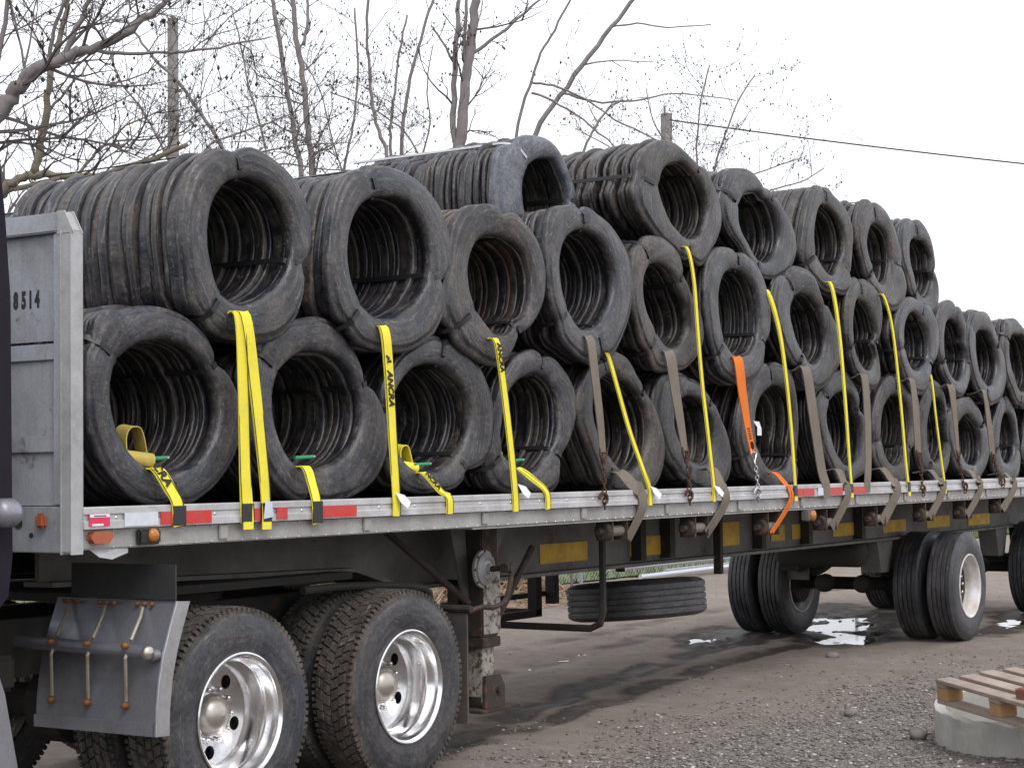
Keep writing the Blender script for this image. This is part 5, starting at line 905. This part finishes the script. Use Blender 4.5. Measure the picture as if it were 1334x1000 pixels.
for key,(col,w,pts) in STRAPS.items():
    a=Vector(pts[1]); pre=[a+Vector((-.01,.16,-.02)),a+Vector((-.004,.07,.0))]
    if key in ('Y6','Y7','Y8','Y9','Y10','Y5'): pre=[a+Vector((-.02,.14,.03)),a+Vector((-.008,.06,.02))]
    P=catmull(pre+[Vector(p) for p in pts[1:]],5)
    root=empty('load_strap',pts[-1],SLAB[key],'strap',GRP[col])
    mb=MB(); n=len(P)
    if key=='WO':
        for s in (-.022,.022): ribbon(mb,[q+Vector((s,0,0)) for q in P],.03,(1,0,.0),.005)
    else:
        ws=w
        if key in ('G4','G5','G9','G10','G11'): ws=[w*(1-.28*(i/(n-1))**2) for i in range(n)]
        yaw={'y':.0,'g':-.12,'o':-.1}[col]
        tw=random.Random(key).uniform(-.22,.22)
        ribbon(mb,P,ws,[(math.cos(yaw+tw*math.sin(i/n*5)),math.sin(yaw+tw*math.sin(i/n*5)),0) for i in range(n)],.006 if col=='y' else .008)
    part('webbing',mb,col,root,sharp=35)
    if col!='y' and key[0]!='W':
        pass
    if key in LET:
        f,txt,sz=LET[key]; p,d=samp(P,f); me=text_mesh(txt,sz,'print',.0022,.25,.0006)
        place_text(me,'lettering',root,p+Vector((0,-.0075,0)) if abs(d.z)>.8 else p+Vector((0,-.006,.006)),d,(1,-.1,0))
    if col=='y': # edge stitching shows as a thin dark line on both borders
        for s in (-1,1):
            mb=MB(); ribbon(mb,[q+Vector((s*w*.47,-.0045,0.001)) for q in P],w*.05,(1,0,0),.002); part('edge_stripe',mb,'print',root)
    # rail end fittings
    e=Vector(pts[-1])
    if col=='y' and key in ('Y1a','Y1b','YB1','YB2','Y7','Y8','Y9','Y10'):
        part('flat_hook',B(e.x-w*.56,e.x+w*.56,e.y-.008,e.y-.0035,e.z+.004,ZD-.006),'hook',root,bevel=.001)
        if key!='YB1' and key!='YB2': part('strap_tail',B(e.x-w*.46,e.x+w*.46,e.y-.010,e.y-.005,e.z-.03,e.z+.006),'y',root)
    if key in ('Y1b',):
        part('rag',MB().add([(e.x-.03,e.y-.014,e.z+.02),(e.x+.035,e.y-.02,e.z+.03),(e.x+.02,e.y-.025,e.z+.10),(e.x-.02,e.y-.018,e.z+.11)],[(0,1,2,3)]),'silvertape',root)
    if key=='Y2': # small block emblem above the lettering
        for f,dx,sx,sz in ((.275,-.012,.006,.006),(.285,.0,.008,.010),(.298,.012,.010,.006),(.302,-.008,.005,.005)):
            p,d=samp(P,f); part('emblem',MB().box(p.x+dx-sx,p.x+dx+sx,p.y-.0075,p.y-.0055,p.z-sz,p.z+sz),'print',root)
    if key=='O': # blurred black oval emblem and strokes printed near the lower end
        for f,a_,b_ in ((.93,.022,.030),(.93,.012,.018)):
            p,d=samp(P,f); mb=MB(); ribbon(mb,[p+Vector((0,-.0085,0))+d*(b_*math.sin(q*math.pi/9))+Vector((a_*math.cos(q*math.pi/9),0,0)) for q in range(19)],.006,(0,1,0),.004); part('emblem',mb,'print',root)
        for k_ in range(5):
            p,d=samp(P,.78+.022*k_); part('stroke',MB().box(p.x-.020,p.x+.018,p.y-.0075,p.y-.0055,p.z-.004,p.z+.004),'print',root)
    if key in CHAINS:
        C=catmull(CHAINS[key],6); mat='chainsilver' if key=='O' else 'chain'
        L=sum((b_-a_).length for a_,b_ in zip(C[:-1],C[1:])); nl=max(4,int(L/.030))
        for i in range(nl):
            p,d=samp(C,(i+.5)/nl); o=link('chain_link',M_LINK[mat],root,p-root.location); o.scale=(1.25,1.25,1.1)
            o.rotation_euler=(0,math.atan2(d.x,d.z)*1,(math.pi/2)*(i%2)+.5)
        t=Vector(pts[-1]); hw=.042
        part('ring_hook',MB().tube([t+Vector((-hw,-.006,.03)),t+Vector((-hw-.004,-.006,-.005)),t+Vector((0,-.006,-.075)),t+Vector((hw+.004,-.006,-.005)),t+Vector((hw,-.006,.03))],.0065,8).tube([t+Vector((-hw-.004,-.006,.004)),t+Vector((hw+.004,-.006,.004))],.0065,8),mat,root)
        q=Vector(CHAINS[key][-1]); part('chain_hook',MB().tube(catmull([q+Vector((-.07,-.0,.06)),q+Vector((-.05,-.008,.095)),q+Vector((0,-.012,.085)),q+Vector((.01,-.012,.05)),q+Vector((-.02,-.012,.03))],4),.010,8),mat,root)
    if key in ('YB1','YB2','YB3','YB4'): # slack webbing bundled in the hole, with the ratchet handle
        t=Vector(pts[1])+Vector((-.03,.05,0)); rr=random.Random(key)
        if key!='YB2':
            s={'YB1':1.0,'YB3':.8,'YB4':.55}[key]; c=t+Vector((-.03,.03,.05*s)); mt='ybunch' if key=='YB1' else 'y'
            ax=Vector((.93,-.30,-.12)).normalized(); u=ax.orthogonal().normalized(); v=ax.cross(u)
            mb=MB(); mb.tube([c-ax*.085*s,c+ax*.085*s],.036*s,14,False); part('rolled_end',mb,mt,root,sharp=40)
            mb=MB(); ribbon(mb,[c+(u*math.cos(k*.7)+v*math.sin(k*.7))*(.008+.0016*k)*s for k in range(16)],.165*s,ax,.004); part('roll_core',mb,mt,root,sharp=40)
            mb=MB(); ribbon(mb,catmull([c+Vector((-.05*s,.03,.0)),c+Vector((-.052*s,.035,.10*s)),c+Vector((-.02*s,.035,.145*s)),c+Vector((.05*s,.04,.135*s)),c+Vector((.075*s,.03,.02))],5),.10*s,(.25,.95,.1),.005)
            part('slack_loop',mb,mt,root,sharp=40)
            if key!='YB4': part('ratchet_body',MB().box(c.x-.02,c.x+.06*s,c.y-.05,c.y+.02,c.z-.065,c.z-.035),'rusty',root,bevel=.006)
        part('green_handle',MB().tube([t+Vector((.0,.0,.05)),t+Vector((.13,-.01,.055))],.010,10),'green',root)
        part('handle_tip',MB().tube([t+Vector((.131,-.01,.055)),t+Vector((.142,-.011,.0555))],.0085,8),'chainsilver',root)
for key,p in TAGS:
    root=[o for o in bpy.data.objects if o.get('label')==SLAB[key]][0]; x,y,z=p
    if key=='O': mb=MB().add([(x-.03,y+.006,z+.055),(x+.03,y-.012,z+.05),(x+.05,y-.02,z-.0),(x+.05,y-.02,z-.05),(x+.0,y-.008,z-.05),(x+.0,y-.01,z+.01)],[(0,1,2,5),(5,2,3,4)])
    else: mb=MB().add([(x-.04,y+.008,z+.045),(x+.02,y-.006,z+.03),(x+.055,y-.022,z-.01),(x+.02,y-.026,z-.04),(x-.02,y-.012,z-.01)],[(0,1,2,3,4)])
    part('care_tag',mb,'white',root)
# ---------------------------------------------------------------- concrete ring, pallet, bricks
cr=MB().lathe([(.60,-.15),(.60,.238),(.592,.25),(.535,.25),(.527,.24),(.527,-.15)],seg=72,axis='z')
cr.v=[(x*(1+.004*math.sin(7*math.atan2(y,x))),y,z+(.006*math.sin(11*math.atan2(y,x))+.004*math.sin(29*math.atan2(y,x)+1) if z>.2 else z)) for x,y,z in cr.v]
o=cr.obj('concrete_ring','concrete',sharp=35,loc=(5.3652,-2.424,0)); o.rotation_euler=(0,math.radians(-7),0); tag(o,'low round concrete well ring on the gravel under the wooden pallet','concrete ring')
P0=Vector((4.77,-2.01,.42)); e1=Vector((-.616,-.788,-.05)).normalized(); e2=Vector((.788,-.616,.085)); e2=(e2-e1*e2.dot(e1)).normalized(); en=e1.cross(e2); en=en if en.z>0 else -en
pal=empty('wooden_pallet',P0,'weathered wooden pallet tilted on the concrete ring','pallet')
pm=Matrix((e1,e2,en)).transposed()
def palp(name,a0,a1,b0,b1,c0,c1,mat):
    mb=MB().box(a0,a1,b0,b1,c0,c1); o=mb.obj(name,mat,pal,bevel=.003); o.matrix_local=pm.to_4x4(); return o
rr=random.Random(5)
for i in range(8):
    o=palp('slat',-.005+rr.uniform(-.012,.012),1.18+rr.uniform(-.02,.02),i*.152,i*.152+rr.uniform(.09,.105),-.022,0,'wood')
for a0 in (.0,.53,1.05):
    palp('runner',a0,a0+.11,-.0,1.16,-.044,-.0225,'wood')
    for b0 in (.0,.53,1.05): palp('block',a0+.002,a0+.108,b0+.002,b0+.11,-.118,-.0445,'woodblock')
for b0 in (.0,.53,1.05): palp('bottom_board',0,1.18,b0,b0+.10,-.141,-.1185,'wood')
k=0
for (a,b_,c,r,lab) in [(.80,.10,.0,.3,'broken red brick lying foremost on the pallet'),(.70,.26,.0,1.1,'red brick turned askew beside the foremost broken brick on the pallet'),(.90,.24,.0,-.2,'red brick lying flat near the cut edge of the pallet'),(.80,.19,.062,.8,'red brick on top of the small brick heap on the pallet'),(.96,.08,.0,.1,'chipped red brick at the outer right end of the heap on the pallet'),(.86,.38,.0,.9,'red brick at the back of the heap on the pallet')]:
    rr2=random.Random(k); mb=MB().box(-rr2.uniform(.05,.085),rr2.uniform(.05,.085),-.042,.042,0,.052)
    o=mb.obj('brick','brick',bevel=.006); 
    for v in o.data.vertices: v.co+=Vector((rr2.uniform(-.010,.010),rr2.uniform(-.010,.010),rr2.uniform(-.008,.008)))
    o.matrix_world=Matrix.Translation(P0+e1*a+e2*b_+en*(c+.002))@pm.to_4x4()@Matrix.Rotation(r,4,'Z'); tag(o,lab,'brick','bricks heaped on the pallet'); k+=1
# ---------------------------------------------------------------- yard beyond the trailer
fn=empty('chain_link_fence',(18,7.9,0),'grey chain link fence behind the trailer along the grass','fence')
for i in range(8): part('fence_post',MB().tube([(12.2+i*2.6,7.9,-.05),(12.2+i*2.6,7.9,1.55)],.032,10),'galv',fn)
part('top_tube',MB().tube([(12.2,7.9,1.5),(30.4,7.9,1.5)],.02,8),'galv',fn)
mb=MB(); x=11.0
while x<30.4:
    for s in (-1,1): 
        xa,xb=(x,x+1.45) if s>0 else (x+1.45,x)
        mb.tube([(max(12.2,xa),7.885+.006*s,.05),(max(12.2,xb),7.885+.006*s,1.5)],.0018,3,False)
    x+=.085
tag(part('wire_mesh',mb,'galv',fn),kind='stuff')
# heap of chipped branches
mb=MB()
for i in range(1500):
    a=random.uniform(0,6.28); r=abs(random.gauss(0,.42)); x=13.6+math.cos(a)*r*2.4; y=6.9+math.sin(a)*r*1.0; h=.42*math.exp(-(r/.55)**2)
    d=Vector((random.gauss(0,1),random.gauss(0,1),random.gauss(0,.35))).normalized()*random.uniform(.05,.22); p=Vector((x,y,h*random.uniform(.75,1)+.01))
    mb.tube([p-d,p+d],random.uniform(.005,.016),4)
tag(mb.obj('branch_mulch','straw',fix=False),'heap of pale broken sticks and wood chips in front of the wire fence','stick heap',kind='stuff')
mb=MB()
vs=[];fs=[]
for k in range(9):
    for j in range(20):
        r=k/8; t=2*math.pi*j/20; vs.append((13.6+math.cos(t)*r*1.9,6.9+math.sin(t)*r*.8,.36*math.exp(-(r/.62)**2)-.05+.03*math.sin(3*t+k)))
mb.add(vs,[(k*20+j,k*20+(j+1)%20,(k+1)*20+(j+1)%20,(k+1)*20+j) for k in range(8) for j in range(20)]); tag(mb.obj('soil_mound',MT['straw'],smooth=True),kind='structure')
for (a,b_,r,lab) in [((18.2,7.35,.08),(24.5,7.3,.10),.035,'front pale pipe of the stack lying by the wire fence'),((18.0,7.5,.22),(24.0,7.55,.21),.035,'pale pipe lying on top of the front pipes by the fence'),((19.5,7.62,.09),(25,7.6,.09),.035,'back pale pipe touching the wire fence'),((17.2,7.3,.26),(21.5,7.42,.30),.035,'pale pipe jutting furthest towards the mulch heap')]:
    v=(Vector(b_)-Vector(a)).normalized(); o=MB().tube([a,Vector(a)+v*.01,b_],[r,r,r],14).obj('pipe','pipe',sharp=30); tag(o,lab,'pipe','pale pipes stacked by the fence')
# timber trestle seen above the truck frame
tt=empty('timber_trestle',(6.9,5.4,0),'light brown timber trestle beyond the truck, seen through the gap below the trailer','trestle')
part('beam',B(6.15,8.6,5.3,5.42,.70,.88),'lumber',tt,bevel=.006)
for x0,x1 in ((6.0,6.4),(6.75,6.45),(7.9,7.6)):
    part('leg',MB().tube([(x0,5.5,0),(x1,5.46,1.25)],.06,4),'lumber',tt)
part('plank',B(4.6,8.0,5.46,5.7,.885,.925),'pole',tt)
# utility poles and cable
def pole(x,y,h,r,lab):
    rt_=empty('utility_pole',(x,y,0),lab,'pole','wooden utility poles'); o=part('shaft',MB().tube([(x,y,-.2),(x,y,h*.5),(x,y,h)],[r*1.25,r*1.08,r],14),'pole',rt_,sharp=40); return rt_
p1=pole(23.74,21.88,11.67,.12,'tall grey utility pole among the trees left of the largest bale')
p2=pole(29.69,12.86,9.45,.125,'short topped utility pole showing above the brown dusty bale')
part('insulator',MB().tube([(29.62,12.86,9.45),(29.62,12.86,9.62)],.025,8),'pole',p2)
A=Vector((29.69,12.75,9.3)); Bq=Vector((39,-4.2,6.9))
pts=[]
for i in range(25):
    t=i/24; q=A.lerp(Bq,t); q.z-=4*t*(1-t)*.22; pts.append(q)
A2=Vector((23.74,21.8,11.0)); pts2=[]
tag(MB().tube(pts,.016,6).obj('overhead_cable','cable'),'thin dark overhead cable sagging to the right across the white sky','cable')
# ---------------------------------------------------------------- bare trees
TLAB={'A':'near tree with a thick grey limb arching in from the left edge',
'B':'low mossy limb with an upright shoot, just above the far bale at left',
'E':'slim dark tree, left of the close pair right of the largest bale',
'F':'slim forked tree, right of the close pair right of the largest bale',
'P':'thin leaning tree whose stem crosses behind the grey utility pole',
'Q':'thin wavy tree, leftmost of the three behind the second big round bale',
'Q2':'thinnest straight sapling between two thin trees behind the second big round bale',
'Q3':'thin tree leaning right, rightmost of the three behind the second big round bale',
'G':'thickest upright tree, twin trunk, left of the bluish bale',
'H':'slender stem leaning right above the bluish bale with two drooping branches',
'H2':'long diagonal tree trunk leaning right above the bluish bale',
'K':'small crooked sapling between the bluish bale and the brown dusty bale',
'I':'pale twiggy tree with many dark buds behind the brown dusty bale and the pole',
'R':'thin pale tree behind the second big round bale, nearest the close pair',
'V':'thin tree with arching branches just left of the twin trunk',
'W':'fine twiggy tree with long low branches behind the largest bale'}
ZUP=Vector((0,0,1))
def grow(mbT,mbB,p,d,L,r,depth,rng,bud):
    n=max(3,int(L/.22)+2); P=[p]; st=L/n; wob=rng.uniform(.12,.26)
    for i in range(n):
        d=(d+Vector((rng.gauss(0,wob),rng.gauss(0,wob),rng.gauss(0,wob)+.05))).normalized(); P.append(P[-1]+d*st)
    mbT.tube(P,[max(.0022,r*(1-.8*i/n)) for i in range(n+1)],4 if r>.012 else 3,False)
    if depth>0:
        for _ in range(rng.randint(2,4) if depth>1 else rng.randint(2,5)):
            i=rng.randint(1,n-1); dd=(P[i+1]-P[i]).normalized(); sd=Vector((rng.gauss(0,1),rng.gauss(0,1),rng.gauss(.25,.7))); sd=(sd-dd*sd.dot(dd)).normalized()
            grow(mbT,mbB,P[i],(dd*rng.uniform(.5,1.1)+sd).normalized(),L*rng.uniform(.35,.65),r*.55,depth-1,rng,bud)
    for i in range(1,n+1):
        if rng.random()<bud*.6:
            q=P[i]+Vector((rng.gauss(0,.006),rng.gauss(0,.006),rng.gauss(0,.006))); s=rng.uniform(.008,.019)
            mbB.add([q+Vector(v)*s for v in ((1,0,0),(0,1,0),(-1,0,0),(0,-1,0),(0,0,1.5),(0,0,-1.2))],[(0,1,4),(1,2,4),(2,3,4),(3,0,4),(1,0,5),(2,1,5),(3,2,5),(0,3,5)])
# per tree: twigs per metre of limb, first twig length, recursion, bud chance
TW={'A':(6.0,.8,2,.08),'B':(7.0,.75,2,.1),'E':(3.0,.8,2,.2),'F':(3.0,.9,2,.2),'P':(3.6,1.0,2,.2),'Q':(2.2,.8,2,.34),'Q2':(2.2,.7,2,.34),'Q3':(2.0,.8,2,.34),'G':(1.1,.8,2,.34),'H':(.5,.5,1,.1),'H2':(.5,.5,1,.08),'K':(1.6,.7,2,.15),'I':(6.0,1.05,2,.26),'R':(3.4,1.0,2,.28),'V':(3.2,.9,2,.3),'W':(8.0,1.0,2,.15)}
for key,paths in TREES.items():
    rng=random.Random(key+'t'); trunk=paths[0][0]; base=Vector(trunk[0]); root=empty('bare_tree',(base.x,base.y,0),TLAB[key],'tree','leafless trees behind the trailer')
    bark='barkmoss' if key=='B' else 'bark'; mbT=MB(); mbB=MB(); mbL=MB()
    dens,tl,dep,bud=TW[key]; first=True; 
    for pts,r0,r1 in paths:
        P=[Vector(q) for q in pts]
        if first: P=[Vector((base.x+.05,base.y+.03,-.1))]+P
        # let side limbs spread out of the plane they were drawn in
        if not first:
            off=rng.uniform(-.9,.9); ax=Vector((.84,.54,0)); P=[q+ax*off*((i/(len(P)-1))**1.5)*(P[-1]-P[0]).length*.25 for i,q in enumerate(P)]
        P=catmull(P,4); n=len(P)
        P=[q+Vector((rng.gauss(0,1),rng.gauss(0,1),rng.gauss(0,1)))*((.004+r0*.07) if 0<i<n-1 else 0) for i,q in enumerate(P)]
        rad=[(r0*1.0 if first and i<5 else r0+(r1-r0)*i/(n-1))*.86*rng.uniform(.95,1.06) for i in range(n)]
        if first: part('trunk',MB().tube(P,rad,10),bark,root,smooth=True)
        else: mbL.tube(P,rad,7)
        Lt=0
        for i in range(1,n-1):
            L=(P[i+1]-P[i]).length
            if P[i].z<2.6 or (first and i<6 and key not in 'AB'): continue
            k=dens*L; k=int(k)+(rng.random()<k-int(k))
            for _ in range(k):
                dd=(P[i+1]-P[i]).normalized(); sd=Vector((rng.gauss(0,1),rng.gauss(0,1),rng.gauss(.5,.7))); sd=(sd-dd*sd.dot(dd)).normalized()
                grow(mbT,mbB,P[i].lerp(P[i+1],rng.random()),(dd*rng.uniform(.3,.9)+sd).normalized(),tl*rng.uniform(.5,1.6),max(.006,min(rad[i]*.35,.018)),dep,rng,bud)
        first=False
    if mbL.v: part('limb',mbL,bark,root,smooth=True)
    cw=part('crown',mbT,'twig',root); 
    if mbB.v: part('bud',mbB,'bud',cw); tag(cw.children[0],kind='stuff')
